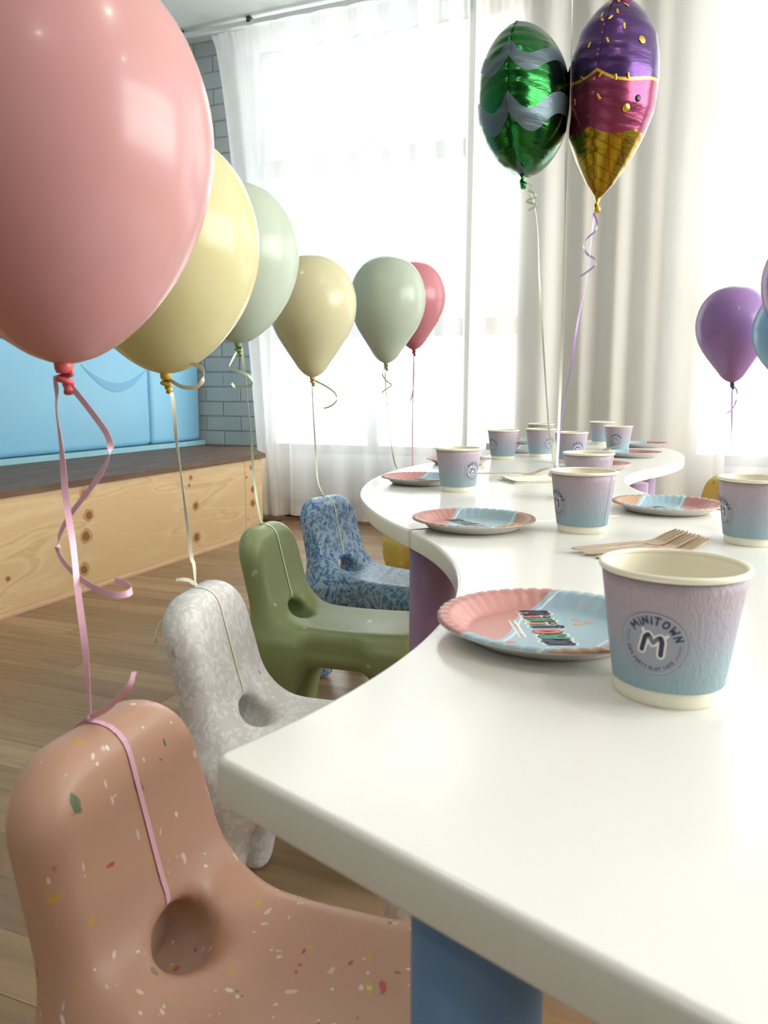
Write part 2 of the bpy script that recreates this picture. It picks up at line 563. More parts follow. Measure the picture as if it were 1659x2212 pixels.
# quarter-round moulding on the floor
V = []
for yy in (Y0, 3.40):
    for k in range(7):
        t = k / 6 * PI / 2
        V.append((-2.003 + 0.018 * math.cos(t), yy, 0.018 * math.sin(t)))
    V.append((-2.003, yy, 0.0))
bobj('moulding', mesh('moulding', V, [tuple(range(7, -1, -1)), tuple(range(8, 16))] + [(k, (k + 1) % 8, 8 + (k + 1) % 8, 8 + k) for k in range(8)], False), M['mould'])
kb = {}
def knot(yy, zz, r, par=pA):
    rr = random.Random(int(yy * 1000))
    for nm, q, x, mat in (('knot_ring', 1.75, 0.0004, 'knothalo'), ('knot', 1.0, 0.0008, 'knot')):
        V = [(x, 0, 0)] + [(x, math.cos(a) * r * q * rr.uniform(0.85, 1.15) * 1.0, math.sin(a) * r * q * 0.9 * rr.uniform(0.85, 1.15)) for a in [2 * PI * t / 16 for t in range(16)]]
        me = mesh('knot', V, [(0, 1 + t, 1 + (t + 1) % 16) for t in range(16)], False)
        obj(nm, me, M[mat], par, (-2.003 + 2.4, yy - 2.2, zz))
for (yy, zz, r) in ((2.159, 0.352, 0.015), (2.174, 0.272, 0.016), (2.154, 0.198, 0.018), (2.134, 0.078, 0.016), (2.10, 0.118, 0.004), (2.799, 0.345, 0.009),
                    (2.786, 0.312, 0.006), (2.828, 0.216, 0.015), (2.826, 0.075, 0.017), (1.80, 0.12, 0.007)):
    knot(yy, zz, r)
for (yy, zz, r) in ((3.30, 0.345, 0.010), (3.255, 0.30, 0.006), (3.312, 0.235, 0.014), (3.308, 0.165, 0.015), (3.26, 0.09, 0.004)):
    knot(yy, zz, r, pB)
tag(obj('trim_1', box_me(-2.79, 0.2, 0.405, -2.672, 3.895, 0.432, 0.003, 1), M['ledge']), kind='structure')

def cushion(y0, y1, z0, z1, label, group='blue padded wall cushions'):
    c = empty('wall_cushion', (-2.745, (y0 + y1) / 2, z0))
    tag(c, label, 'cushion', group)
    w, h = (y1 - y0) / 2, (z1 - z0)
    me = box_me(-0.05, -w, 0, 0.05, w, h, 0.028, 5)
    obj('pad', me, M['cushion'], c)
    V = []
    pth = [Vector((0.0505, -w + 0.03, 0.03)), Vector((0.0505, w - 0.03, 0.03)), Vector((0.0505, w - 0.03, h - 0.03)), Vector((0.0505, -w + 0.03, h - 0.03))]
    return c
cu = cushion(0.9, 3.432, 0.434, 0.940, 'wide blue padded wall cushion on the bench, with a darker crescent strap')
# drooping darker strap printed on the wide cushion
pts_t = [(k / 24) for k in range(25)]
yc0, yc1 = 2.93, 3.42
V, F = [], []
for t in pts_t:
    yy = yc0 + (yc1 - yc0) * t
    zt = 0.845 - 0.085 * math.sin(PI * t) ** 0.9
    th = 0.045 * math.sin(PI * t) + 0.001
    for (dx, dz) in ((0.0503, 0), (0.0503, -th), (0.0520, -th + 0.0005), (0.0520, -0.0005)):
        V.append((dx, yy - (0.9 + 3.432) / 2, zt + dz - 0.434))
for k in range(24):
    for q in range(4):
        F.append((k * 4 + q, k * 4 + (q + 1) % 4, k * 4 + 4 + (q + 1) % 4, k * 4 + 4 + q))
obj('strap', mesh('strap', V, F, False), M['cushion2'], cu)
cushion(3.437, 3.888, 0.434, 0.940, 'narrow blue padded wall cushion in the corner beside the brick')
cushion(0.9, 3.20, 0.945, 1.45, 'upper blue padded wall cushion above the wide one')

# ------------------------------------------------------------------ tables
M['table'] = plain('white_laminate', (240, 239, 232), 0.19, 0.008, 5)
M['legblue'] = plain('blue_leg_paint', (108, 142, 186), 0.42, 0.03, 6)
M['legpurple'] = plain('mauve_leg_paint', (150, 118, 150), 0.42, 0.03, 6)
TZ = 0.52
def table_top(C, ri, ro, a0, a1, T=0.027, rad=0.0042, corner=0.010):
    """ring-sector slab with rounded edges, in plan coordinates turned into room axes relative to C"""
    pts = []
    n = 64
    gap = 0.0012
    def pol(r, a): return Vector((r * math.cos(a), r * math.sin(a)))
    ca_o, ca_i = corner / ro, corner / ri
    go, gi = gap / ro, gap / ri
    def arc_corner(p, d1, d2, m=6):
        # fillet: from p+d1*corner to p+d2*corner
        out = []
        for k in range(m + 1):
            t = k / m
            a = p + d1 * corner * (1 - t) ** 2 + d2 * corner * t ** 2
            out.append(a)
        return out
    def rad_dir(a): return Vector((math.cos(a), math.sin(a)))
    def tan_dir(a): return Vector((-math.sin(a), math.cos(a)))
    A0, A1 = a0, a1
    P = []
    P += arc_corner(pol(ri, A0 + gi), tan_dir(A0), rad_dir(A0))
    P += arc_corner(pol(ro, A0 + go), -rad_dir(A0), tan_dir(A0))
    for k in range(1, n): P.append(pol(ro, A0 + ca_o * 1.3 + (A1 - A0 - 2.6 * ca_o) * k / n))
    P += arc_corner(pol(ro, A1 - go), -tan_dir(A1), -rad_dir(A1))
    P += arc_corner(pol(ri, A1 - gi), rad_dir(A1), -tan_dir(A1))
    for k in range(1, n): P.append(pol(ri, A1 - ca_i * 1.3 - (A1 - A0 - 2.6 * ca_i) * k / n))
    m = len(P)
    nrm = []
    for i in range(m):
        t = (P[(i + 1) % m] - P[i - 1]).normalized()
        nrm.append(Vector((-t.y, t.x)))      # inward for counter-clockwise
    prof = []
    for k in range(6):
        t = k / 5 * PI / 2
        prof.append((rad * (1 - math.sin(t)), -T + rad * (1 - math.cos(t))))
    for k in range(6):
        t = k / 5 * PI / 2
        prof.append((rad * (1 - math.cos(t)), -rad * (1 - math.sin(t))))
    V, F, sm = [], [], []
    for (d, z) in prof:
        for i in range(m):
            q = P[i] + nrm[i] * d
            V.append((q.x, q.y, z))
    for k in range(len(prof) - 1):
        for i in range(m):
            j = (i + 1) % m
            F.append((k * m + i, k * m + j, (k + 1) * m + j, (k + 1) * m + i)); sm.append(True)
    F.append(tuple(range(m - 1, -1, -1))); sm.append(False)
    b = (len(prof) - 1) * m
    F.append(tuple(range(b, b + m))); sm.append(False)
    me = mesh('tabletop', V, F, sm)
    return me

RI, RO = 0.6629, 1.2148
C1 = (-0.5854, 0.8256); C2 = (1.1687, 1.4958); C3 = (-0.2269, 2.7520)
A1s, A1e = -0.7329, 0.3650
A2s, A2e = 2.4087, 0.3650 + PI
A3s, A3e = 2.4087 - PI, 2.4087 - PI + 1.0979
def leg_me(r, h=TZ - 0.027):
    return lathe([(0, 0.0), (r - 0.004, 0.0), (r, 0.004), (r, h - 0.001), (r - 0.003, h), (0, h)], 48, 'leg')
def module(C, a0, a1, legs, mat, label):
    base = W(C[0], C[1])
    mid = (a0 + a1) / 2
    org = W(C[0] + (RI + RO) / 2 * math.cos(mid), C[1] + (RI + RO) / 2 * math.sin(mid))
    t = empty('curved_table', org, 0)
    tag(t, label, 'table', 'curved white table modules set in a wave')
    me = table_top(C, RI, RO, a0, a1)
    me.transform(Matrix.Translation(base - org + Vector((0, 0, TZ))) @ Matrix.Rotation(PHI, 4, 'Z'))
    obj('tabletop', me, M['table'], t)
    for (lx, ly, lr) in legs:
        q = W(lx, ly) - org
        lm = leg_me(lr); lm.materials.append(mat)
        obj('leg', lm, None, t, q)
    return t
def on(C, r, a): return (C[0] + r * math.cos(a), C[1] + r * math.sin(a), 0.037)
module(C1, A1s, A1e, [(0.045, 0.335, 0.032), on(C1, 1.13, -0.45), on(C1, 1.13, 0.28)], M['legblue'], 'nearest curved white table with a blue cylindrical leg')
module(C2, A2s, A2e, [(0.076, 1.150, 0.037), (0.612, 1.880, 0.037), on(C2, 0.74, PI + 0.1)], M['legpurple'], 'middle curved white table on mauve legs, bulging to the left')
module(C3, A3s, A3e, [on(C3, 0.74, A3e - 0.25), on(C3, 1.10, A3e - 0.3), on(C3, 1.10, A3s + 0.45)], M['legpurple'], 'farthest curved white table bulging to the right by the curtains')

# ------------------------------------------------------------------ children's chairs (moulded in one piece)
def chair_mesh(res=0.0052):
    xs = np.arange(-0.255, 0.225, res); ys = np.arange(-0.170, 0.170, res); zs = np.arange(-0.02, 0.50, res)
    X, Y, Z = np.meshgrid(xs, ys, zs, indexing='ij')
    def rbox(x, y, z, bx, by, bz, r):
        qx, qy, qz = np.abs(x) - bx + r, np.abs(y) - by + r, np.abs(z) - bz + r
        o = np.sqrt(np.maximum(qx, 0) ** 2 + np.maximum(qy, 0) ** 2 + np.maximum(qz, 0) ** 2)
        return o + np.minimum(np.maximum(qx, np.maximum(qy, qz)), 0) - r
    def smin(a, b, k):
        h = np.clip(0.5 + 0.5 * (b - a) / k, 0, 1)
        return b * (1 - h) + a * h - k * h * (1 - h)
    def smax(a, b, k): return -smin(-a, -b, k)
    HW = 0.101
    # seat slab with a shallow dish
    dish = 0.010 * np.exp(-((X - 0.03) / 0.11) ** 2 - (Y / 0.085) ** 2)
    seat = rbox(X - 0.015, Y, Z - 0.234 + 0.0, 0.160, HW, 0.041, 0.028) + dish * (Z > 0.22)
    # back slab: leans back, rounded shoulders
    lean = 0.24
    xc = -0.127 - lean * (Z - 0.28)
    hw = HW - 0.04 * np.clip(Z - 0.30, 0, 1)
    zc, hz, rr = 0.300, 0.150, 0.057
    qy, qz = np.abs(Y) - hw + rr, np.abs(Z - zc) - hz + rr
    d2 = np.sqrt(np.maximum(qy, 0) ** 2 + np.maximum(qz, 0) ** 2) + np.minimum(np.maximum(qy, qz), 0) - rr
    th = 0.025 + 0.0 * Z
    dx = (np.abs(X - xc) - th) * 0.98
    r2 = 0.021
    back = np.minimum(np.maximum(dx + r2, d2 + r2), 0) + np.sqrt(np.maximum(dx + r2, 0) ** 2 + np.maximum(d2 + r2, 0) ** 2) - r2
    f = smin(seat, back, 0.058)
    # four stubby legs with arches between them
    for sx, sy in ((-1, -1), (-1, 1), (1, -1), (1, 1)):
        t = np.clip(Z / 0.24, 0, 1)
        cx = (0.132 - 0.004 * t) if sx > 0 else -(0.128 - 0.030 * t) ; cy = sy * (0.073 - 0.004 * t)
        rad = 0.024 + 0.012 * t + 0.006 * t * t
        ax, ay = np.abs(X - cx) - rad + 0.020, np.abs(Y - cy) - rad + 0.020
        dl = np.sqrt(np.maximum(ax, 0) ** 2 + np.maximum(ay, 0) ** 2) + np.minimum(np.maximum(ax, ay), 0) - 0.020
        dl = smax(dl, -Z, 0.022)
        dl = smax(dl, Z - 0.24, 0.01)
        f = smin(f, dl, 0.036)
    f = smax(f, -Z, 0.004)
    # oval opening where the back meets the seat
    hole = (np.sqrt(((Z - 0.268) / 0.028) ** 2 + (Y / 0.038) ** 2) - 1) * 0.028
    hole = smax(hole, X + 0.070, 0.05)
    f = smax(f, -hole, 0.022)
    # ---- naive surface nets
    n = np.array(f.shape)
    s = f < 0
    cnt = np.zeros(n - 1); P = np.zeros((*(n - 1), 3)); mask = np.zeros(n - 1, bool)
    def c(i, j, k): return f[i:n[0] - 1 + i, j:n[1] - 1 + j, k:n[2] - 1 + k]
    corners = [(i, j, k) for i in (0, 1) for j in (0, 1) for k in (0, 1)]
    for a in corners:
        for ax in range(3):
            if a[ax] == 0:
                b = list(a); b[ax] = 1
                fa, fb = c(*a), c(*b)
                cr = (fa < 0) != (fb < 0)
                t = np.where(cr, fa / np.where(fa == fb, 1, fa - fb), 0)
                for q in range(3):
                    P[..., q] += np.where(cr, a[q] + (t if q == ax else 0), 0)
                cnt += cr
    mask = cnt > 0
    P[mask] /= cnt[mask][:, None]
    idx = -np.ones(n - 1, int)
    cells = np.argwhere(mask)
    idx[mask] = np.arange(len(cells))
    V = (cells + P[mask]) * res + np.array([xs[0], ys[0], zs[0]])
    F = []
    for ax in range(3):
        sl0 = [slice(None)] * 3; sl1 = [slice(None)] * 3
        sl0[ax] = slice(0, -1); sl1[ax] = slice(1, None)
        a, b = s[tuple(sl0)], s[tuple(sl1)]
        e = np.argwhere(a != b)
        o1, o2 = (ax + 1) % 3, (ax + 2) % 3
        e = e[(e[:, o1] > 0) & (e[:, o2] > 0)]
        e = e[(e[:, o1] < n[o1] - 1) & (e[:, o2] < n[o2] - 1)]
        inside = s[e[:, 0], e[:, 1], e[:, 2]]
        q = []
        for (d1, d2) in ((0, 0), (1, 0), (1, 1), (0, 1)):
            g = e.copy(); g[:, o1] -= d1; g[:, o2] -= d2
            q.append(idx[g[:, 0], g[:, 1], g[:, 2]])
        q = np.stack(q, 1)
        q = np.where(inside[:, None], q, q[:, ::-1])
        F.append(q)
    F = np.concatenate(F)
    # light smoothing
    E = np.concatenate([F[:, [0, 1]], F[:, [1, 2]], F[:, [2, 3]], F[:, [3, 0]]])
    for it in range(6):
        acc = np.zeros_like(V); k = np.zeros(len(V))
        for u, w in ((0, 1), (1, 0)):
            np.add.at(acc, E[:, u], V[E[:, w]]); np.add.at(k, E[:, u], 1)
        V = V + (0.55 if it % 2 == 0 else -0.52) * (acc / k[:, None] - V)
    V[:, 2] -= V[:, 2].min()
    return mesh('kids_chair', V.tolist(), F.tolist())
CHAIR = chair_mesh()
bmc = bmesh.new(); bmc.from_mesh(CHAIR); bmesh.ops.recalc_face_normals(bmc, faces=bmc.faces[:]); bmc.to_mesh(CHAIR)
BVH = BVHTree.FromBMesh(bmc); bmc.free()

def terrazzo(name, base, chips, scale=95, thick=0.30, dense=0.12, rough=0.38, base2=None, stretch=(1, 1, 1)):
    """moulded recycled plastic: random flakes of several colours"""
    n = N(name)
    v = n.coord(scale=stretch)
    w = n.noise(v, 26, 2, 0.5, 0.0, 1)
    d = n.n('ShaderNodeVectorMath', operation='MULTIPLY_ADD')
    n.l(w, d.inputs[0]); d.inputs[1].default_value = (0.035, 0.035, 0.035); n.l(v, d.inputs[2])
    b = lin(base)
    f = n.noise(v, 9, 3)
    b2 = lin(base2) if base2 else tuple(x * 0.93 for x in b)
    col = n.mix(f, b, b2)
    k = 0
    for (cc, share, sc, sz) in chips:
        m = n.n('ShaderNodeMapping'); n.l(d.outputs[0], m.inputs[0])
        m.inputs['Location'].default_value = (k * 3.7, k * 1.9, k * 5.3)
        m.inputs['Rotation'].default_value = (k * 0.9, k * 1.3, k * 0.7)
        m.inputs['Scale'].default_value = (1, 1.0, 0.42) if k % 2 == 0 else (1, 0.5, 1.0)
        vo = n.vor(m.outputs[0], sc)
        r = n.xyz(vo.outputs['Color'])
        on_ = n.math('LESS_THAN', r[0], share)
        size = n.math('MULTIPLY_ADD', r[1], sz * 0.7, sz * 0.45)
        e = n.math('SUBTRACT', size, vo.outputs['Distance'])
        e = n.math('MULTIPLY', e, 16.0, clamp=True)
        col = n.mix(n.math('MULTIPLY', n.math('MULTIPLY', on_, e), n.math('MULTIPLY_ADD', r[2], 0.5, 0.5)), col, lin(cc))
        k += 1
    n.col(col)
    n.set(Roughness=rough)
    n.b.inputs['Subsurface Weight'].default_value = 0.0
    return n.m
M['ch_pink'] = terrazzo('salmon_recycled_plastic', (200, 156, 132), [((232, 222, 210), 0.12, 100, 0.32), ((190, 62, 56), 0.06, 100, 0.34), ((48, 108, 78), 0.06, 92, 0.34), ((206, 168, 70), 0.05, 90, 0.34), ((236, 228, 218), 0.08, 150, 0.30)])
M['ch_white'] = terrazzo('white_recycled_plastic', (224, 222, 219), [((240, 239, 236), 0.85, 135, 0.55), ((236, 234, 230), 0.8, 115, 0.5), ((206, 92, 50), 0.02, 60, 0.4), ((56, 120, 104), 0.016, 60, 0.4), ((120, 130, 150), 0.012, 70, 0.3), ((198, 150, 90), 0.016, 64, 0.4)], base2=(212, 210, 207))
M['ch_green'] = terrazzo('sage_recycled_plastic', (146, 158, 108), [((214, 218, 188), 0.07, 80, 0.28), ((206, 210, 180), 0.06, 60, 0.26)], base2=(136, 148, 98))
M['ch_blue'] = terrazzo('blue_speckled_plastic', (172, 194, 210), [((66, 112, 164), 1.0, 125, 0.56), ((78, 126, 176), 1.0, 105, 0.50), ((54, 96, 148), 0.8, 140, 0.44), ((176, 182, 84), 0.03, 60, 0.4), ((186, 90, 90), 0.015, 60, 0.35)], base2=(150, 182, 206))
M['ch_yellow'] = terrazzo('yellow_recycled_plastic', (238, 210, 108), [((60, 74, 110), 0.06, 70, 0.34), ((150, 120, 60), 0.10, 60, 0.34), ((240, 222, 140), 0.25, 70, 0.4), ((170, 90, 70), 0.03, 60, 0.3)], base2=(228, 194, 88))

def chair(x, y, heading, mat, label):
    me = CHAIR.copy()
    me.materials.append(mat)
    o = obj('kids_chair', me, None, None, W(x, y, 0.001), (0, 0, heading + PHI))
    return tag(o, label, 'chair', "children's one-piece plastic chairs")
CH = {}
CH['pink'] = chair(-0.071, 0.528, -0.320, M['ch_pink'], 'salmon pink speckled plastic chair, nearest of all the chairs')
CH['white'] = chair(-0.086, 0.979, -0.193, M['ch_white'], 'white flecked plastic chair between the salmon and green chairs')
CH['green'] = chair(-0.082, 1.470, -0.300, M['ch_green'], 'sage green plastic chair between the white and blue chairs')
CH['blue'] = chair(-0.012, 1.850, -0.590, M['ch_blue'], 'blue speckled plastic chair behind the green chair')
CH['yellow'] = chair(0.178, 2.36, -0.70, M['ch_yellow'], 'yellow speckled plastic chair partly hidden under the table beyond the blue chair')
CH['yellow2'] = chair(0.945, 2.40, PI + 0.25, M['ch_yellow'], 'yellow plastic chair on the right side of the table below the purple balloon')

def chair_loop():
    """path in the chair's middle plane: opening -> front of back -> over the top -> rear -> opening"""
    out = []
    def cast(o, d):
        h = BVH.ray_cast(Vector(o) + Vector(d) * 0.5, -Vector(d))
        return h[0] + Vector(d) * 0.0010
    def xc(z): return -0.127 - 0.24 * (z - 0.28)
    zt = 0.41
    for z in np.linspace(0.305, zt, 12): out.append(cast((xc(z), 0, z), (1, 0, 0)))
    for a in np.linspace(0.1, PI - 0.1, 14): out.append(cast((xc(zt), 0, zt), (math.cos(a), 0, math.sin(a))))
    for z in np.linspace(zt, 0.305, 12): out.append(cast((xc(z), 0, z), (-1, 0, 0)))
    return out
LOOP = chair_loop()
KNOT_I = 12 + 8

# ------------------------------------------------------------------ hand-drawn lettering as thin printed strokes
GL = {
 'M': [[(0.02, 0), (0.10, 0.95), (0.48, 0.35), (0.86, 0.98), (0.98, 0)]], 'i': [[(0.12, 0), (0.12, 0.62)], [(0.12, 0.90), (0.13, 0.92)]],
 'N': [[(0, 0), (0.06, 0.92), (0.6, 0.1), (0.66, 1.0)]], 'T': [[(0, 0.95), (0.72, 0.98)], [(0.36, 0.96), (0.34, 0)]],
 'O': [[(0.36 + 0.36 * math.cos(t), 0.48 + 0.46 * math.sin(t)) for t in [2 * PI * k / 14 for k in range(15)]]],
 'W': [[(0, 0.95), (0.22, 0.05), (0.46, 0.6), (0.70, 0.04), (0.95, 0.98)]],
 'K': [[(0, 0), (0, 1)], [(0.55, 1), (0.03, 0.45), (0.6, 0)]], 'I': [[(0.05, 0), (0.05, 1)]],
 'D': [[(0, 0), (0, 1), (0.4, 0.9), (0.58, 0.5), (0.4, 0.08), (0, 0)]], 'S': [[(0.52, 0.88), (0.25, 1), (0.03, 0.8), (0.28, 0.52), (0.54, 0.25), (0.28, 0), (0, 0.14)]],
 'P': [[(0, 0), (0, 1), (0.42, 0.95), (0.5, 0.72), (0.38, 0.5), (0, 0.48)]], 'A': [[(0, 0), (0.32, 1), (0.64, 0)], [(0.13, 0.35), (0.5, 0.35)]],
 'R': [[(0, 0), (0, 1), (0.42, 0.95), (0.5, 0.72), (0.38, 0.52), (0, 0.5)], [(0.2, 0.5), (0.55, 0)]],
 'Y': [[(0, 1), (0.3, 0.5), (0.6, 1)], [(0.3, 0.5), (0.3, 0)]], 'L': [[(0, 1), (0, 0), (0.48, 0)]],
 'C': [[(0.55, 0.85), (0.3, 1), (0.05, 0.75), (0.02, 0.3), (0.28, 0), (0.56, 0.14)]], 'F': [[(0.5, 1), (0, 1), (0, 0)], [(0, 0.52), (0.42, 0.52)]],
 'E': [[(0.5, 1), (0, 1), (0, 0), (0.5, 0)], [(0, 0.5), (0.42, 0.5)]]}
GW = {k: max(p[0] for s in v for p in s) for k, v in GL.items()}

class Ink:
    """collects flat strokes; fn maps (x, y, lift) to 3-D"""
    def __init__(s): s.V, s.F, s.mi = [], [], []
    def stroke(s, pts, w, mat, lift, fn):
        pts = [Vector(p) for p in pts]
        fine = [pts[0]]
        for a, b in zip(pts, pts[1:]):
            k = max(1, int((b - a).length / 0.0025))
            for q in range(1, k + 1): fine.append(a + (b - a) * q / k)
        for a, b in zip(fine, fine[1:]):
            d = b - a
            if d.length < 1e-9: continue
            nn = Vector((-d.y, d.x)).normalized() * (w / 2)
            i = len(s.V)
            s.V += [fn(*(a + nn), lift), fn(*(a - nn), lift), fn(*(b - nn), lift), fn(*(b + nn), lift)]
            s.F.append((i, i + 1, i + 2, i + 3)); s.mi.append(mat)
        for p in fine:
            i = len(s.V)
            s.V += [fn(p.x + w / 2 * math.cos(t), p.y + w / 2 * math.sin(t), lift) for t in [2 * PI * q / 10 for q in range(10)]]
            s.F.append(tuple(range(i, i + 10))); s.mi.append(mat)
    def poly(s, pts, mat, lift, fn):
        i = len(s.V)
        s.V += [fn(p[0], p[1], lift) for p in pts]
        s.F.append(tuple(range(i, i + len(pts)))); s.mi.append(mat)
    def ring(s, r0, r1, a0, a1, mat, lift, fn, cx=0, cy=0, n=48):
        for k in range(n):
            t0, t1 = a0 + (a1 - a0) * k / n, a0 + (a1 - a0) * (k + 1) / n
            s.poly([(cx + r1 * math.cos(t0), cy + r1 * math.sin(t0)), (cx + r1 * math.cos(t1), cy + r1 * math.sin(t1)),
                    (cx + r0 * math.cos(t1), cy + r0 * math.sin(t1)), (cx + r0 * math.cos(t0), cy + r0 * math.sin(t0))], mat, lift, fn)
    def mesh(s, mats, name='print'):
        me = mesh(name, s.V, s.F, False, mats, s.mi)
        return me

# ------------------------------------------------------------------ paper cups
M['cream'] = plain('cream_paper', (246, 240, 218), 0.5, 0.015, 30)
def m_sleeve():
    n = N('lavender_to_blue_textured_sleeve')
    v = n.coord()
    z = n.xyz(v)[2]
    f = n.math('DIVIDE', z, 0.085)
    c = n.ramp(f, [(0.12, lin((146, 172, 181))), (0.30, lin((152, 170, 180))), (0.55, lin((166, 164, 176))), (0.80, lin((178, 162, 172))), (1.0, lin((180, 163, 172)))])
    n.col(c); n.set(Roughness=0.55)
    a = n.noise(n.coord(scale=(1, 1, 0.45)), 260, 3, 0.6, 1.2)
    n.bump(a, 0.8, 0.0016)
    return n.m
M['sleeve'] = m_sleeve()
M['ink'] = plain('navy_ink', (48, 38, 78), 0.5, 0.05, 60)
M['inkgrey'] = plain('grey_blue_ink', (128, 136, 156), 0.5, 0.03, 60)
M['inkline'] = plain('pale_line_ink', (190, 188, 194), 0.45, 0.03, 60)
M['inkwhite'] = plain('white_ink', (236, 234, 222), 0.5, 0.02, 60)
M['inkdark'] = plain('fine_dark_line', (120, 112, 122), 0.5, 0.03, 60)
M['inkpatch'] = plain('sticker_tint', (158, 160, 174), 0.5, 0.02, 60)

def r_sleeve(z): return 0.0345 + (0.0438 - 0.0345) * (z - 0.0105) / (0.080 - 0.0105)
SL_ME = lathe([(0.0330, 0.0105), (0.0345, 0.0105), (0.0346, 0.0115)] + [(r_sleeve(z), z) for z in np.linspace(0.014, 0.080, 10)] + [(0.0425, 0.0800)], 72, 'sleeve')
IN_ME = lathe([(0, 0.002), (0.0300, 0.002), (0.0305, 0.0), (0.0325, 0.0), (0.0330, 0.0012), (0.0333, 0.0106), (0.0330, 0.0112), (0.0310, 0.0112), (0.0310, 0.0080), (0, 0.0075)], 64, 'base_band')
LI_ME = lathe([(0.0, 0.0090), (0.0318, 0.0090), (0.0325, 0.010)] + [(0.0325 + (0.0425 - 0.0325) * k / 8, 0.010 + (0.0835 - 0.010) * k / 8) for k in range(1, 9)], 64, 'liner')
RM_ME = lathe([(0.0440 + 0.0020 * math.cos(t), 0.0828 + 0.0021 * math.sin(t)) for t in [2 * PI * k / 12 for k in range(13)]], 72, 'rim')
def logo_me():
    z0 = 0.0415
    tilt = R(-10)
    def fn(x, y, lift):
        x, y = x * math.cos(tilt) - y * math.sin(tilt), x * math.sin(tilt) + y * math.cos(tilt)
        z = z0 + y
        r = r_sleeve(z) + lift
        a = x / r_sleeve(z0)
        return (r * math.cos(a), r * math.sin(a), z)
    k = Ink()
    RR = 0.0198
    # tinted round patch
    nn = 10
    for q in range(nn):
        k.ring(RR * q / nn, RR * (q + 1) / nn, 0, 2 * PI, 5, 0.00018, fn, n=40)
    k.ring(RR * 0.992, RR * 1.012, 0, 2 * PI, 4, 0.00030, fn, n=64)
    k.ring(RR * 0.955, RR * 0.985, 0, 2 * PI, 2, 0.00028, fn, n=64)
    k.ring(0.0152, 0.0164, R(167), R(196), 1, 0.0003, fn, n=12)
    k.ring(0.0152, 0.0164, R(-22), R(13), 1, 0.0003, fn, n=12)
    def arc_text(txt, r, a0, a1, h, w, mat, inner=False, lift=0.00032):
        ws = [GW[c] * h * 0.9 + h * 0.26 if c != ' ' else h * 0.5 for c in txt]
        tot = sum(ws)
        pos = 0
        for c, wd in zip(txt, ws):
            mid = a0 + (a1 - a0) * ((pos + wd / 2) / tot)
            pos += wd
            if c == ' ': continue
            for st in GL[c]:
                P = []
                for (gx, gy) in st:
                    lx, ly = (gx - GW[c] / 2) * h * 0.9, gy * h
                    if not inner: dx, dy, rot = lx, r + ly, mid - PI / 2
                    else: dx, dy, rot = lx, -(r + h) + ly, mid + PI / 2
                    P.append((dx * math.cos(rot) - dy * math.sin(rot), dx * math.sin(rot) + dy * math.cos(rot)))
                k.stroke(P, w, mat, lift, fn)
    arc_text('MiNiTOWN', 0.0128, R(158), R(20), 0.0047, 0.00105, 0)
    arc_text('KIDS PARTY PLAY CAFE', 0.0148, R(202), R(332), 0.0021, 0.00042, 0, True)
    Mst = [(-0.0058, -0.0055), (-0.0050, 0.0035), (-0.0036, 0.0054), (-0.0018, 0.0036), (0.0, 0.0008), (0.0018, 0.0036), (0.0036, 0.0054), (0.0050, 0.0030), (0.0058, -0.0055)]
    k.stroke(Mst, 0.0052, 3, 0.00034, fn)
    k.stroke([(-0.0062, 0.0062), (-0.0072, 0.0078)], 0.0018, 3, 0.00034, fn); k.stroke([(0.0062, 0.0062), (0.0072, 0.0078)], 0.0018, 3, 0.00034, fn)
    k.stroke(Mst[:4], 0.0029, 0, 0.00042, fn); k.stroke(Mst[5:], 0.0029, 0, 0.00042, fn)
    k.stroke([(-0.0018, 0.0036), (0.0, 0.0008), (0.0018, 0.0036)], 0.0025, 4, 0.00044, fn)
    return k.mesh([M['ink'], M['inkgrey'], M['inkline'], M['inkwhite'], M['inkdark'], M['inkpatch']], 'logo')
LOGO = logo_me()
SEAM = box_me(-0.0003, -0.0011, 0.0, 0.0004, 0.0011, 0.068)
SEAM.transform(Matrix.Translation((0.0345, 0, 0.0115)) @ Matrix.Rotation(math.atan((0.0438 - 0.0345) / 0.0695), 4, 'Y'))
for me, m in ((SL_ME, 'sleeve'), (IN_ME, 'cream'), (LI_ME, 'cream'), (RM_ME, 'cream'), (SEAM, 'sleeve')): me.materials.append(M[m])
cup0 = None
def cup(x, y, logo_deg, label, seam=120):
    """logo_deg: turn of the emblem to the right (+) or left (-) of the line towards the camera"""
    global cup0
    p = W(x, y, TZ)
    toward = math.atan2(-p.y, -p.x)
    if cup0 is None:
        c = empty('paper_cup')
        obj('base_band', IN_ME, None, c); obj('liner', LI_ME, None, c); obj('rim', RM_ME, None, c)
        s = obj('sleeve', SL_ME, None, c)
        obj('logo', LOGO, None, s)
        obj('seam', SEAM, None, s, (0, 0, 0), (0, 0, R(seam)))
        cup0 = c
    else:
        c = copy_tree(cup0)
    c.location = p
    c.rotation_euler = (0, 0, toward + R(logo_deg))
    return tag(c, label, 'cup', 'paper cups on the tables')
cup(0.183, 0.474, -14, 'large paper cup in the foreground in front of the nearest plate, emblem facing the camera')
cup(0.276, 1.058, -62, 'paper cup mid-table behind the forks, emblem at its left edge')
cup(0.472, 0.970, -66, 'paper cup cut by the right edge of the photo')
cup(0.146, 1.505, 46, 'paper cup at the left bulge of the table, in front of a plate')
cup(0.369, 1.385, -52, 'paper cup directly behind the middle cup, only its top showing')
cup(0.346, 2.240, -50, 'leftmost cup in the far group, emblem on its left side')
cup(0.472, 2.320, 44, 'far cup behind the pale green ribbon, in front of another cup')
cup(0.548, 2.700, 150, 'farthest left cup, only its rim showing above another cup')
cup(0.515, 2.120, 28, 'far cup directly behind the white balloon ribbon')
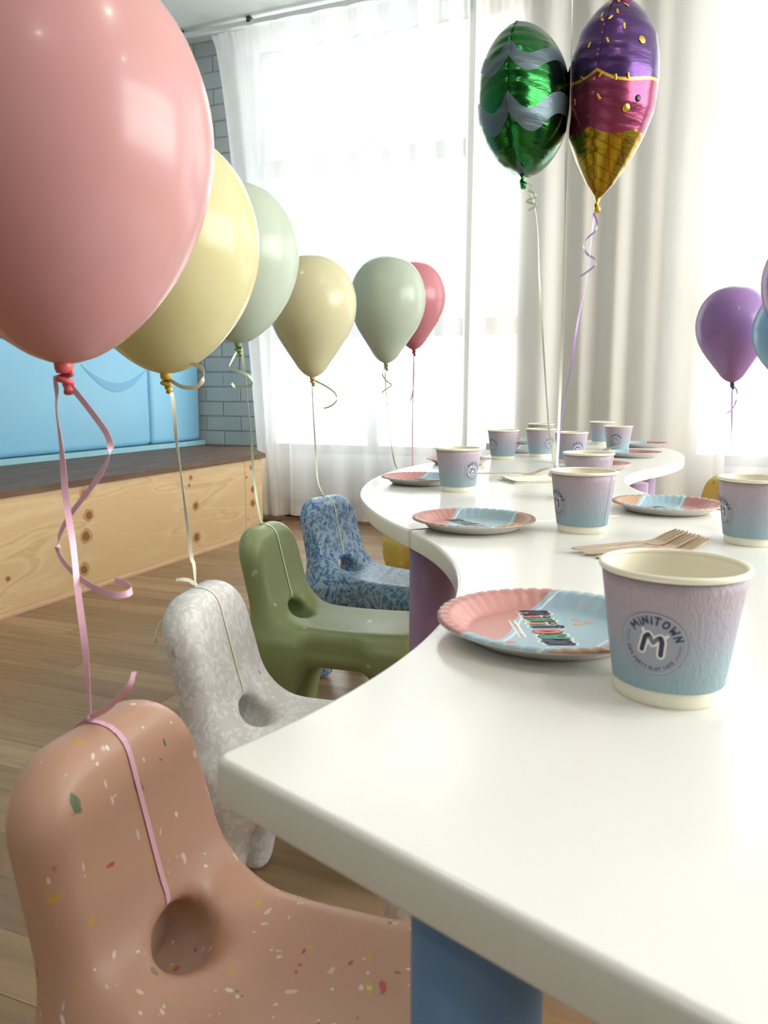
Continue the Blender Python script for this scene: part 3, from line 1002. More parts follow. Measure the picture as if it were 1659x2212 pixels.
cup(0.818, 2.900, 170, 'farthest right cup, plain side showing, near the curtains')
cup(0.765, 2.520, -10, 'far right cup with emblem facing the camera, behind a plate')

# ------------------------------------------------------------------ paper plates
def m_plate():
    n = N('printed_plate_face')
    x, y, z = n.xyz(n.coord())
    wob = n.math('MULTIPLY', n.math('SINE', n.math('MULTIPLY', x, 52.0)), 0.010)
    # salmon field: beyond a wavy line on the lower left
    d1 = n.math('SUBTRACT', n.math('ADD', n.math('MULTIPLY', x, -0.62), n.math('MULTIPLY', y, -0.78)), 0.030)
    wob1 = n.math('MULTIPLY', n.math('SINE', n.math('MULTIPLY', n.math('SUBTRACT', n.math('MULTIPLY', x, 0.78), n.math('MULTIPLY', y, 0.62)), 44.0)), 0.009)
    d1 = n.math('ADD', d1, wob1)
    d2 = n.math('SUBTRACT', n.math('ADD', n.math('MULTIPLY', x, 0.80), n.math('MULTIPLY', y, 0.60)), 0.052)
    wob2 = n.math('MULTIPLY', n.math('SINE', n.math('MULTIPLY', n.math('SUBTRACT', n.math('MULTIPLY', y, 0.80), n.math('MULTIPLY', x, 0.60)), 38.0)), 0.006)
    d2 = n.math('ADD', d2, wob2)
    c = n.mix(n.math('GREATER_THAN', d1, 0.0), lin((158, 186, 198)), lin((190, 134, 128)))
    c = n.mix(n.math('GREATER_THAN', d2, 0.0), c, lin((182, 142, 112)))
    def line(d, off, wd): return n.math('LESS_THAN', n.math('ABSOLUTE', n.math('ADD', d, off)), wd)
    ln = n.math('MAXIMUM', line(d1, 0.0045, 0.0009), line(d2, 0.0045, 0.0009))
    c = n.mix(n.math('MULTIPLY', ln, 0.85), c, lin((228, 238, 240)))
    n.col(c); n.set(Roughness=0.32)
    return n.m
M['plate'] = m_plate()
M['pulp'] = plain('white_card', (226, 218, 208), 0.6, 0.02, 30)
def plate_meshes(R0=0.0875):
    n = 168
    prof = [(0.0, 0.0022), (0.030, 0.0022), (0.058, 0.0022), (0.0625, 0.0028), (0.066, 0.0048), (0.0745, 0.0125), (0.0775, 0.0148), (0.0805, 0.0156), (0.0850, 0.0158), (0.0872, 0.0150), (R0, 0.0138)]
    V, F = [], []
    m = len(prof)
    for i in range(n):
        a = 2 * PI * i / n
        cre = (i % 4 == 0)
        for (r, z) in prof:
            zz, q = z, r
            if r > 0.064:
                if cre: zz -= 0.0012; q -= 0.0007
                elif i % 4 == 1: zz += 0.0003
            V.append((q * math.cos(a), q * math.sin(a), zz))
    for i in range(n):
        j = (i + 1) % n
        for k in range(m - 1): F.append((i * m + k, j * m + k, j * m + k + 1, i * m + k + 1))
    top = mesh('printed_face', V, F)
    bm = bmesh.new(); bm.from_mesh(top); bmesh.ops.remove_doubles(bm, verts=bm.verts, dist=1e-6); bm.to_mesh(top); bm.free()
    und = lathe([(0, 0.0), (0.060, 0.0), (0.0640, 0.0008), (0.068, 0.0038), (0.0775, 0.0122), (0.0800, 0.0136), (0.0846, 0.0142), (0.0868, 0.0136), (0.0876, 0.0130), (0.0877, 0.0140)], 120, 'underside')
    top.materials.append(M['plate']); und.materials.append(M['pulp'])
    return top, und
PT, PU = plate_meshes()
PCOL = [plain('plate_ink_navy', (52, 56, 84), 0.4), plain('plate_ink_red', (212, 116, 108), 0.4), plain('plate_ink_green', (72, 132, 112), 0.4), plain('plate_ink_orange', (208, 156, 112), 0.4), plain('plate_ink_white', (240, 240, 232), 0.4)]
def plate_print():
    k = Ink()
    def fn(x, y, lift): return (x, y, 0.0022 + lift)
    h, w = 0.024, 0.0040
    x = -0.058
    cols = [0, 1, 2, 3, 0, 1, 2, 0]
    hs = [1.0, 0.9, 0.95, 0.9, 1.0, 0.85, 0.95, 0.95]
    for c, cc, q in zip('MiNiTOWN', cols, hs):
        sc = h * q
        for st in GL[c]:
            P = [(x + gx * sc * 0.44, -0.010 + gy * sc) for gx, gy in st]
            k.stroke(P, w * 1.9, 4, 0.00012, fn)
            k.stroke(P, w, cc, 0.00026, fn)
        x += (GW[c] * 0.44 + 0.20) * sc + 0.0012
    # small caption tag below the name
    k.poly([(-0.030, -0.0255), (0.014, -0.0255), (0.014, -0.0195), (-0.030, -0.0195)], 4, 0.00014, fn)
    xx = -0.0285
    for c in 'KIDS PARTY PLAY CAFE':
        if c == ' ': xx += 0.0012; continue
        for st in GL[c]: k.stroke([(xx + gx * 0.0024, -0.0240 + gy * 0.0028) for gx, gy in st], 0.00042, 0, 0.0003, fn)
        xx += GW[c] * 0.0024 + 0.0010
    def blob(cx, cy, r, mat):
        k.poly([(cx + r * 0.85 * math.cos(t), cy + r * 1.2 * math.sin(t)) for t in [2 * PI * q / 16 for q in range(16)]], mat, 0.00014, fn)
    blob(-0.030, 0.031, 0.0034, 3); blob(-0.022, 0.040, 0.0034, 3); blob(-0.018, 0.030, 0.0034, 3)
    blob(0.026, -0.034, 0.0034, 1)
    return k.mesh(PCOL, 'print')
PPR = plate_print()
plate0 = None
def plate(x, y, read, label):
    """read: plan direction (radians) in which the name on the plate reads"""
    global plate0
    if plate0 is None:
        p = empty('paper_plate')
        f = obj('printed_face', PT, None, p); obj('underside', PU, None, p); obj('print', PPR, None, f)
        plate0 = p
    else:
        p = copy_tree(plate0)
    p.location = W(x, y, TZ + 0.0003)
    p.rotation_euler = (0, 0, read + PHI)
    return tag(p, label, 'plate', 'paper plates on the tables')
plate(0.130, 0.590, R(-88), 'nearest paper plate, partly behind the foreground cup')
plate(0.128, 1.084, R(-62), 'paper plate beside the table joint, salmon left and tan right')
plate(0.462, 1.240, R(108), 'paper plate on the right with salmon field on its right side, behind the forks')
plate(0.082, 1.632, R(-84), 'paper plate at the left bulge of the table behind a cup')
plate(0.203, 2.085, R(-84), 'paper plate second along the left bulge, behind the left cup')
plate(0.450, 2.520, R(-80), 'paper plate with salmon edge between the two far left cups, the nearer one')
plate(0.532, 2.960, R(-80), 'paper plate between the two far left cups, the farther one')
plate(0.752, 2.330, R(140), 'far right paper plate with tan field, in front of the far cup with emblem')
plate(0.925, 2.760, R(120), 'farthest right paper plate, behind the tan one')
plate(0.539, 1.955, R(120), 'paper plate behind the two middle cups, its blue side peeking out right')

# ------------------------------------------------------------------ wooden forks and napkins
def m_birch():
    n = N('birch_wood')
    g = n.noise(n.coord(scale=(8, 120, 8)), 3, 4, 0.6)
    n.col(n.ramp(g, [(0.25, lin((174, 150, 122))), (0.75, lin((204, 182, 154)))])); n.set(Roughness=0.6)
    return n.m
M['birch'] = m_birch()
def fork_me(L=0.172):
    V, F = [], []
    T = 0.0016
    def zb(x):
        t = max(0.0, (x - 0.60 * L) / (0.40 * L))
        return -0.004 * math.sin(PI * min(t * 1.4, 1)) + 0.010 * t * t + 0.004
    def band(secs):
        b = len(V)
        for (x, y0, y1) in secs:
            for (yy, zz) in ((y0, 0), (y1, 0), (y1, T), (y0, T)): V.append((x, yy, zb(x) + zz))
        for i in range(len(secs) - 1):
            for k in range(4): F.append((b + i * 4 + k, b + i * 4 + (k + 1) % 4, b + i * 4 + 4 + (k + 1) % 4, b + i * 4 + 4 + k))
        F.append((b + 3, b + 2, b + 1, b)); e = b + 4 * (len(secs) - 1); F.append((e, e + 1, e + 2, e + 3))
    h = [(0.0, 0.002), (0.003, 0.0050), (0.008, 0.0066), (0.02, 0.0072), (0.05, 0.0062), (0.09, 0.0050), (0.104, 0.0058), (0.113, 0.0096), (0.122, 0.0118), (0.134, 0.0124)]
    s = L / 0.172
    band([(x * s, -w, w) for x, w in h])
    for k in range(4):
        c = -0.0124 + 0.0248 * (k + 0.5) / 4
        band([(x * s, c - w, c + w) for x, w in ((0.1338, 0.00305), (0.138, 0.0023), (0.155, 0.0019), (0.168, 0.0014), (0.172, 0.0006))])
    return mesh('wooden_fork', V, F, False)
FORK = fork_me(); FORK.materials.append(M['birch'])
def fork(x, y, ang, z, label, pitch=0.0):
    o = obj('wooden_fork', FORK, None, None, W(x, y, TZ + z), (0, -pitch, ang + PHI))
    return tag(o, label, 'fork', 'disposable wooden forks')
fork(0.247, 0.872, 0.43, -0.003, 'wooden fork at the bottom of the bundle, handle end nearest the front cup')
fork(0.235, 0.886, 0.425, -0.0008, 'wooden fork in the middle of the bundle of three behind the front cup')
fork(0.225, 0.900, 0.420, 0.0014, 'wooden fork on top of the bundle, pointing furthest left', 0.0)
M['napkin'] = plain('pale_napkin_paper', (238, 236, 214), 0.8, 0.02, 20)
def napkin(x, y, ang, label, sx=0.11, sy=0.075):
    nk = empty('paper_napkin', W(x, y, TZ), ang + PHI)
    tag(nk, label, 'napkin', 'folded paper napkins')
    for q in range(3):
        V, F = [], []
        nx, ny = 14, 8
        for top in (0, 1):
            for i in range(nx + 1):
                for j in range(ny + 1):
                    u, v = i / nx - 0.5, j / ny - 0.5
                    z = 0.0006 + q * 0.0017 + 0.0010 * q * (abs(u) * 2) ** 3 + top * 0.0006 + (0.0015 * q * max(0, v) * 2)
                    V.append((u * (sx - 0.004 * q), v * (sy - 0.003 * q), z))
        w = ny + 1; o = (nx + 1) * w
        for i in range(nx):
            for j in range(ny):
                a = i * w + j
                F.append((a, a + 1, a + w + 1, a + w)); F.append((o + a, o + a + w, o + a + w + 1, o + a + 1))
        for i in range(nx):
            a, b = i * w, i * w + ny
            F.append((a, a + w, o + a + w, o + a)); F.append((b, o + b, o + b + w, b + w))
        for j in range(ny):
            a, b = j, nx * w + j
            F.append((a, o + a, o + a + 1, a + 1)); F.append((b, b + 1, o + b + 1, o + b))
        obj('fold', mesh('fold', V, F), M['napkin'], nk)
    return nk
napkin(0.318, 1.668, 0.25, 'folded pale napkin under the single fork behind the left cup', 0.115, 0.085)
fork(0.205, 1.722, 0.14, 0.0062, 'single wooden fork resting across the pale napkin', 0.0)
napkin(0.665, 2.42, 0.30, 'folded pale napkin among the far cups', 0.11, 0.08)
fork(0.585, 2.470, 0.16, 0.0062, 'wooden fork lying on the far napkin')

# ------------------------------------------------------------------ balloons
def m_latex(name, c, trans=0.19):
    n = N(name)
    f = n.noise(n.coord(), 5, 2)
    cc = lin(c)
    n.col(n.mix(f, cc, tuple(min(1, x * 1.04) for x in cc)))
    n.set(Roughness=0.27)
    n.b.inputs['Specular IOR Level'].default_value = 0.38
    n.b.inputs['Coat Weight'].default_value = 0.12
    n.b.inputs['Coat Roughness'].default_value = 0.10
    tl = n.n('ShaderNodeBsdfTranslucent'); tl.inputs[0].default_value = (*[min(1, (x ** 1.12) * 1.12) for x in cc], 1)
    mx = n.n('ShaderNodeMixShader'); mx.inputs[0].default_value = trans
    n.l(n.b.outputs[0], mx.inputs[1]); n.l(tl.outputs[0], mx.inputs[2]); n.l(mx.outputs[0], n.out.inputs[0])
    return n.m
LX = {'pink': m_latex('pink_latex', (214, 160, 157)), 'yellow': m_latex('yellow_latex', (220, 211, 160)), 'green': m_latex('sage_latex', (196, 206, 186)),
      'sand': m_latex('sand_latex', (220, 212, 172)), 'rose': m_latex('rose_latex', (204, 130, 138)), 'purple': m_latex('purple_latex', (152, 116, 168)), 'blue': m_latex('sky_latex', (138, 178, 204))}
KN = {'pink': plain('pink_latex_knot', (214, 92, 96), 0.35), 'yellow': plain('yellow_latex_knot', (206, 172, 58), 0.35), 'green': plain('sage_latex_knot', (126, 156, 108), 0.35),
      'sand': plain('sand_latex_knot', (188, 166, 92), 0.35), 'rose': plain('rose_latex_knot', (176, 62, 78), 0.35), 'purple': plain('purple_latex_knot', (62, 46, 74), 0.35), 'blue': plain('sky_latex_knot', (80, 130, 170), 0.35)}
def m_ribbon(name, c):
    n = N(name)
    v = n.coord()
    z = n.xyz(v)[2]
    s = n.math('SINE', n.math('MULTIPLY', z, 4200.0))
    cc = lin(c)
    n.col(n.mix(n.math('MULTIPLY_ADD', s, 0.5, 0.5), tuple(x * 0.90 for x in cc), cc)); n.set(Roughness=0.32)
    n.b.inputs['Sheen Weight'].default_value = 0.2
    return n.m
RB = {'pink': m_ribbon('pink_ribbon', (240, 186, 206)), 'cream': m_ribbon('cream_ribbon', (240, 236, 212)), 'mint': m_ribbon('mint_ribbon', (214, 228, 196)), 'lilac': m_ribbon('lilac_ribbon', (204, 168, 232)), 'white': m_ribbon('white_ribbon', (238, 234, 220))}

ROUND = [(0.0, 1.05), (0.30, 1.012), (0.58, 0.885), (0.82, 0.62), (0.96, 0.28), (1.0, -0.04), (0.955, -0.38), (0.83, -0.72), (0.63, -1.03), (0.42, -1.25), (0.24, -1.375), (0.11, -1.425), (0.045, -1.44)]
DROP = [(0.0, 1.05), (0.30, 1.012), (0.58, 0.885), (0.82, 0.62), (0.96, 0.28), (1.0, -0.04), (0.95, -0.40), (0.80, -0.76), (0.60, -1.08), (0.43, -1.33), (0.30, -1.52), (0.17, -1.64), (0.05, -1.70)]
def P3(p): return W(p[0], p[1], p[2])
def latex(colr, knot_p, cen_p, rad, label, prof=ROUND, rib='cream', string=None, curls=(), loop=None, tails=(), width=0.005, group=None):
    k, c = P3(knot_p), P3(cen_p)
    b = empty('latex_balloon', k)
    tag(b, label, 'balloon', group or 'helium balloons tied to the chairs')
    base = prof[-1][1]
    L = (c - k).length
    sc_z = (L) / (-base * rad)
    pr = catmull([Vector((r * rad, z * rad * (sc_z if z < 0 else 1), 0)) for r, z in prof], 6)
    me = lathe([(max(p.x, 0.0), p.y) for p in pr], 64, 'envelope')
    axis = (c - k).normalized()
    q = Vector((0, 0, 1)).rotation_difference(axis)
    o = obj('envelope', me, LX[colr], b, c - k)
    o.rotation_mode = 'QUATERNION'; o.rotation_quaternion = q
    # knotted neck: rolled collar, twisted coil and lip
    s = rad / 0.12
    kn = []
    neck = lathe([(0.0055 * s, 0.004 * s), (0.0075 * s, 0.001 * s), (0.0072 * s, -0.004 * s), (0.0058 * s, -0.0075 * s), (0.0, -0.008 * s)], 16, 'neck')
    obj('neck', neck, KN[colr], b)
    coil = [Vector((0.0058 * s * math.cos(t), 0.0050 * s * math.sin(t), -0.0070 * s - 0.0012 * s * t)) for t in [k2 * 0.42 for k2 in range(22)]]
    obj('knot', tube(coil, [0.0024 * s] * 22, 8, 'knot'), KN[colr], b)
    lip = [Vector((0.003 * s, 0.001 * s, -0.016 * s)), Vector((0.0036 * s, 0, -0.0195 * s)), Vector((0.0052 * s, -0.001 * s, -0.023 * s))]
    obj('lip', tube(lip, [0.0028 * s, 0.0034 * s, 0.0046 * s], 10, 'lip'), KN[colr], b)
    m = RB[rib]
    endp = None
    if loop is not None:
        mw = loop.matrix_basis if False else Matrix.Translation(loop.location) @ loop.rotation_euler.to_matrix().to_4x4()
        LP = [mw @ p for p in LOOP]
        side = (mw.to_3x3() @ Vector((0, 1, 0)))
        endp = LP[KNOT_I]
        lift = [p + (mw.to_3x3() @ Vector((0, 0, 0))) for p in LP]
        ups = [side.copy() for _ in LP]
        obj('ribbon_loop', strip([p - k for p in lift], width, ups, 0.0005), m, b)
        tie = tube([endp - k + side * 0.004 + Vector((0, 0, 0.002)), endp - k + Vector((0, 0, 0.0035)), endp - k - side * 0.004 + Vector((0, 0, 0.002))], [0.0015, 0.0028, 0.0015], 8, 'tie')
        obj('tie', tie, m, b)
    if string:
        P = [P3(p) for p in string]
        P = catmull(P, 10)
        if endp is not None:
            d = endp + Vector((0, 0, 0.003)) - P[-1]
            P = [p + d * (i / (len(P) - 1)) ** 1.4 for i, p in enumerate(P)]
        nP = len(P)
        ups, wd = [], []
        rr = random.Random(len(label))
        ph, tw = rr.uniform(0, 6), rr.uniform(2.5, 4.5)
        cr = Vector((CS, SN, 0))
        for i in range(nP):
            t = i / (nP - 1)
            a = 0.9 * math.sin(tw * t * 2 + ph)
            ups.append(Matrix.Rotation(a, 3, 'Z') @ cr)
            wd.append(width * (0.45 + 0.55 * min(1, min(t, 1 - t) * 9)))
        obj('ribbon', strip([p - k for p in P], wd, ups), m, b)
    def flat(path, nm, upv=None):
        P = catmull([P3(p) for p in path], 8)
        if endp is not None and nm == 'ribbon_tail': 
            d = endp + Vector((0, 0, 0.003)) - P[0]
            P = [p + d for p in P]
        # the width of a curl stays roughly across its plane of bending
        ups = []
        for i in range(len(P)):
            t = i / max(1, len(P) - 1)
            ups.append(upv if upv else Vector((0.25 * math.sin(5 * t), 0.1, 1)) if nm != 'ribbon_tail' else Vector((0.1, -0.5, 0.8)))
        obj(nm, strip([p - k for p in P], width, ups), m, b)
    for cpath in curls: flat(cpath, 'ribbon_curl')
    for tpath in tails: flat(tpath, 'ribbon_tail')
    return b
pink_curl = [(-0.2518, 0.62, 0.7176), (-0.2416, 0.615, 0.7078), (-0.226, 0.605, 0.6918), (-0.2152, 0.6, 0.6776), (-0.2137, 0.6, 0.665), (-0.2222, 0.605, 0.65), (-0.2368, 0.61, 0.632), (-0.257, 0.62, 0.6106), (-0.2686, 0.625, 0.5923), (-0.2699, 0.625, 0.5786), (-0.2556, 0.61, 0.5691), (-0.2354, 0.595, 0.5598), (-0.2156, 0.585, 0.5545), (-0.2029, 0.585, 0.5541), (-0.1996, 0.592, 0.556), (-0.2069, 0.6, 0.5585), (-0.2175, 0.605, 0.5603)]
pink_string = [(-0.2617, 0.62, 0.7235), (-0.2615, 0.62, 0.7096), (-0.2635, 0.62, 0.6913), (-0.2628, 0.62, 0.6616), (-0.2618, 0.617, 0.6168), (-0.2584, 0.613, 0.5792), (-0.2565, 0.608, 0.5418), (-0.2535, 0.603, 0.4963), (-0.2528, 0.6, 0.4323)]
pink_tail1 = [(-0.2528, 0.6, 0.4323), (-0.2365, 0.585, 0.4444), (-0.2209, 0.575, 0.4586), (-0.2101, 0.57, 0.4711), (-0.206, 0.57, 0.4817)]
pink_tail2 = [(-0.2528, 0.6, 0.4323), (-0.2645, 0.6, 0.4234), (-0.2758, 0.598, 0.4142), (-0.2867, 0.595, 0.4035), (-0.294, 0.6, 0.396)]
yel_curl = [(-0.2795, 1.02, 0.7262), (-0.2584, 1.0, 0.7176), (-0.2381, 0.99, 0.7176), (-0.2288, 0.99, 0.7297), (-0.2337, 1.0, 0.7416), (-0.2508, 1.01, 0.7478), (-0.2661, 1.0, 0.7457)]
yel_string = [(-0.2808, 1.02, 0.7244), (-0.2783, 1.02, 0.6974), (-0.2785, 1.02, 0.6488), (-0.2773, 1.02, 0.6058), (-0.2762, 1.02, 0.5559), (-0.2727, 1.015, 0.4871), (-0.2715, 1.01, 0.4691), (-0.2746, 1.01, 0.4402)]
yel_tail = [(-0.2746, 1.01, 0.4402), (-0.2797, 1.0, 0.4486), (-0.2866, 0.99, 0.4525), (-0.2937, 0.985, 0.4532)]
white_loop_tail = [(-0.3046, 1.07, 0.3968), (-0.3167, 1.06, 0.3895), (-0.3238, 1.05, 0.3721), (-0.3221, 1.05, 0.353), (-0.3084, 1.06, 0.3379)]
g1_curl = [(-0.2831, 1.52, 0.7933), (-0.2943, 1.5, 0.7662), (-0.2944, 1.49, 0.7562), (-0.2716, 1.48, 0.7499), (-0.256, 1.48, 0.7421), (-0.2509, 1.49, 0.7319), (-0.2599, 1.5, 0.7241), (-0.287, 1.52, 0.7198), (-0.2976, 1.52, 0.7287)]
g1_string = [(-0.2749, 1.52, 0.796), (-0.2743, 1.52, 0.7536), (-0.2733, 1.52, 0.6912), (-0.2726, 1.52, 0.6188), (-0.274, 1.52, 0.5362), (-0.2736, 1.52, 0.4803), (-0.2737, 1.52, 0.4427)]
y2_curl = [(-0.174, 1.96, 0.7411), (-0.1436, 1.94, 0.726), (-0.1212, 1.93, 0.7089), (-0.1179, 1.93, 0.6918), (-0.1326, 1.94, 0.678), (-0.1508, 1.95, 0.672)]
y2_string = [(-0.181, 1.96, 0.7376), (-0.1799, 1.96, 0.6509), (-0.1777, 1.96, 0.5571), (-0.1763, 1.96, 0.4859), (-0.1653, 1.95, 0.4501)]
g2_curl = [(0.0036, 2.42, 0.7865), (-0.0064, 2.41, 0.7707), (0.0064, 2.4, 0.748), (0.0234, 2.39, 0.7339), (0.0078, 2.39, 0.7226), (-0.0064, 2.4, 0.7086), (0.0036, 2.41, 0.6901), (0.0267, 2.42, 0.6772)]
g2_string = [(0.0036, 2.42, 0.7893), (0.0007, 2.42, 0.6943), (0.0022, 2.42, 0.5649), (-0.0007, 2.42, 0.4847), (-0.0007, 2.42, 0.4259)]
p2_string = [(0.1043, 2.78, 0.8512), (0.1049, 2.78, 0.741), (0.1023, 2.78, 0.6262), (0.1032, 2.78, 0.4596), (0.1058, 2.78, -0.006)]
p2_curl = [(0.1043, 2.78, 0.8512), (0.1058, 2.77, 0.8056), (0.1042, 2.76, 0.7408), (0.0995, 2.76, 0.7003), (0.093, 2.76, 0.6824)]
pu_string = [(1.0958, 2.45, 0.7345), (1.0967, 2.45, 0.6797), (1.0998, 2.45, 0.5924), (1.1024, 2.45, 0.5115), (1.1047, 2.45, 0.4567)]
pu_curl = [(1.0988, 2.45, 0.7345), (1.1026, 2.43, 0.7157), (1.1029, 2.43, 0.6914), (1.0946, 2.43, 0.6656), (1.077, 2.43, 0.6468)]
fg_string = [(0.3353, 1.945, 1.2057), (0.3555, 1.935, 1.1747), (0.3688, 1.93, 1.1047), (0.376, 1.925, 0.9857), (0.3869, 1.92, 0.854), (0.4011, 1.915, 0.6976), (0.4006, 1.86, 0.5985), (0.3907, 1.75, 0.5397)]
fg_curl = [(0.3352, 1.945, 1.212), (0.3523, 1.94, 1.2023), (0.3459, 1.94, 1.1918), (0.3576, 1.93, 1.1809), (0.3634, 1.93, 1.1735), (0.3455, 1.94, 1.1685), (0.344, 1.95, 1.1666), (0.3617, 1.93, 1.1567), (0.364, 1.93, 1.1524), (0.3462, 1.94, 1.1441)]
fi_string = [(0.5032, 1.93, 1.1366), (0.4992, 1.93, 1.0727), (0.4896, 1.925, 0.9749), (0.4726, 1.92, 0.887), (0.4605, 1.915, 0.7873), (0.4468, 1.912, 0.7089), (0.4255, 1.86, 0.6539), (0.395, 1.75, 0.5397)]
fi_curl = [(0.5032, 1.93, 1.1366), (0.5079, 1.91, 1.1059), (0.4993, 1.9, 1.0881), (0.4864, 1.92, 1.0761), (0.4856, 1.95, 1.0656), (0.4955, 1.95, 1.0461), (0.5073, 1.92, 1.0281), (0.5036, 1.9, 1.012), (0.4892, 1.91, 0.9986), (0.4768, 1.93, 0.9897)]
fw_string = [(0.4246, 1.9, 1.6484), (0.4275, 1.9, 1.5716), (0.4294, 1.9, 1.4643), (0.431, 1.9, 1.365), (0.426, 1.9, 1.2944), (0.4273, 1.9, 1.1715), (0.4293, 1.9, 1.0248), (0.4307, 1.902, 0.8745), (0.4236, 1.87, 0.7089), (0.395, 1.75, 0.5397)]

latex('pink', (-0.254, 0.620, 0.733), (-0.250, 0.622, 0.907), 0.1180, 'huge pink balloon at the upper left, tied to the salmon chair', ROUND, 'pink', pink_string, [pink_curl], CH['pink'], [pink_tail1, pink_tail2], 0.0052)
latex('yellow', (-0.285, 1.020, 0.735), (-0.284, 1.02, 0.902), 0.1240, 'bright yellow balloon behind the big pink one', ROUND, 'cream', yel_string, [yel_curl, white_loop_tail], CH['white'], [yel_tail], 0.0052)
latex('green', (-0.282, 1.520, 0.805), (-0.280, 1.52, 0.975), 0.1180, 'sage green balloon behind the yellow one, tied to the green chair', ROUND, 'mint', g1_string, [g1_curl], CH['green'], [], 0.0052)
latex('sand', (-0.180, 1.960, 0.749), (-0.177, 1.96, 0.930), 0.1090, 'sandy beige balloon tied to the blue chair', DROP, 'mint', y2_string, [y2_curl], CH['blue'], [], 0.0045)
latex('green', (0.006, 2.420, 0.801), (0.011, 2.42, 0.997), 0.1165, 'sage green balloon between the beige and rose balloons', DROP, 'mint', g2_string, [g2_curl], CH['yellow'], [], 0.0045)
latex('rose', (0.106, 2.780, 0.862), (0.103, 2.78, 1.045), 0.1120, 'dark pink balloon farthest along the left row', DROP, 'pink', p2_string, [p2_curl], None, [], 0.0045)
latex('purple', (1.095, 2.450, 0.743), (1.085, 2.45, 0.922), 0.1090, 'whole purple balloon on the right tied to the yellow chair', DROP, 'lilac', pu_string, [pu_curl], CH['yellow2'], [], 0.0045)
latex('blue', (1.115, 2.150, 0.745), (1.125, 2.15, 0.884), 0.1090, 'light blue balloon cut by the right edge of the photo', ROUND, 'mint', [(1.115, 2.15, 0.735), (1.117, 2.15, 0.4), (1.12, 2.15, 0.004)])
latex('purple', (0.970, 1.800, 0.810), (0.978, 1.80, 0.968), 0.1120, 'purple balloon sliver at the right edge above the blue one', ROUND, 'lilac', [(0.970, 1.80, 0.80), (0.985, 1.80, 0.5), (1.01, 1.80, 0.004)])

# ------------------------------------------------------------------ foil balloons
def m_foil_green():
    n = N('green_striped_foil')
    x, y, z = n.xyz(n.coord())
    ay = n.math('ABSOLUTE', y)
    wv = n.math('MULTIPLY', n.math('SINE', n.math('MULTIPLY', ay, 42.0)), 0.030)
    q = n.math('ADD', n.math('ADD', z, wv), 1.032)
    fr = n.math('MODULO', q, 0.112)
    st = n.math('LESS_THAN', fr, 0.040)
    c = n.mix(st, lin((36, 94, 46)), lin((80, 95, 102)))
    n.col(c)
    n.inp(n.b, 'Metallic', n.math('MULTIPLY_ADD', st, -0.55, 1.0))
    n.inp(n.b, 'Roughness', n.math('MULTIPLY_ADD', st, 0.22, 0.17))
    cr = n.noise(n.coord(scale=(1, 1, 5)), 16, 4, 0.6)
    n.bump(cr, 0.35, 0.006)
    return n.m
def m_foil_ice():
    n = N('ice_cream_foil')
    x, y, z = n.xyz(n.coord())
    sc = n.math('MULTIPLY', n.math('ABSOLUTE', n.math('SINE', n.math('MULTIPLY', y, 30.0))), 0.016)
    d1 = n.math('SUBTRACT', n.math('ADD', z, sc), 0.250)      # purple above
    sc2 = n.math('MULTIPLY', n.math('ABSOLUTE', n.math('SINE', n.math('MULTIPLY_ADD', y, 34.0, 0.4))), 0.014)
    d2 = n.math('SUBTRACT', n.math('ADD', z, sc2), 0.142)     # gold below
    c = n.mix(n.math('GREATER_THAN', d1, 0), lin((128, 52, 82)), lin((76, 48, 97)))
    gold = lin((150, 126, 40))
    edge = n.math('LESS_THAN', n.math('ABSOLUTE', d1), 0.0032)
    c = n.mix(edge, c, lin((226, 186, 70)))
    isg = n.math('LESS_THAN', d2, 0)
    # waffle lines on the cone
    g1 = n.math('LESS_THAN', n.math('MODULO', n.math('ADD', n.math('ADD', z, n.math('MULTIPLY', n.math('ABSOLUTE', y), 0.45)), 1.0), 0.026), 0.0035)
    g2 = n.math('LESS_THAN', n.math('MODULO', n.math('ADD', n.math('SUBTRACT', y, n.math('MULTIPLY', z, 0.0)), 1.011), 0.026), 0.0035)
    gl = n.mix(n.math('MAXIMUM', g1, g2), gold, lin((132, 100, 22)))
    c = n.mix(isg, c, gl)
    n.col(c); n.set(Metallic=0.9, Roughness=0.24)
    n.inp(n.b, 'Metallic', n.math('MULTIPLY_ADD', isg, 0.3, 0.7))
    cr = n.noise(n.coord(scale=(1, 1, 4)), 18, 4, 0.6)
    n.bump(cr, 0.3, 0.005)
    return n.m
M['foilgreen'] = m_foil_green(); M['foilice'] = m_foil_ice()
M['goldfoil'] = plain('gold_foil', (218, 176, 70), 0.25, 0.05, 30, Metallic=0.9)
M['greenfoil'] = plain('plain_green_foil', (52, 134, 70), 0.22, 0.05, 30, Metallic=0.95)
M['cherry'] = plain('cherry_foil', (176, 48, 84), 0.22, 0.05, 30, Metallic=0.85)
M['blackink'] = plain('black_print', (18, 16, 20), 0.4)

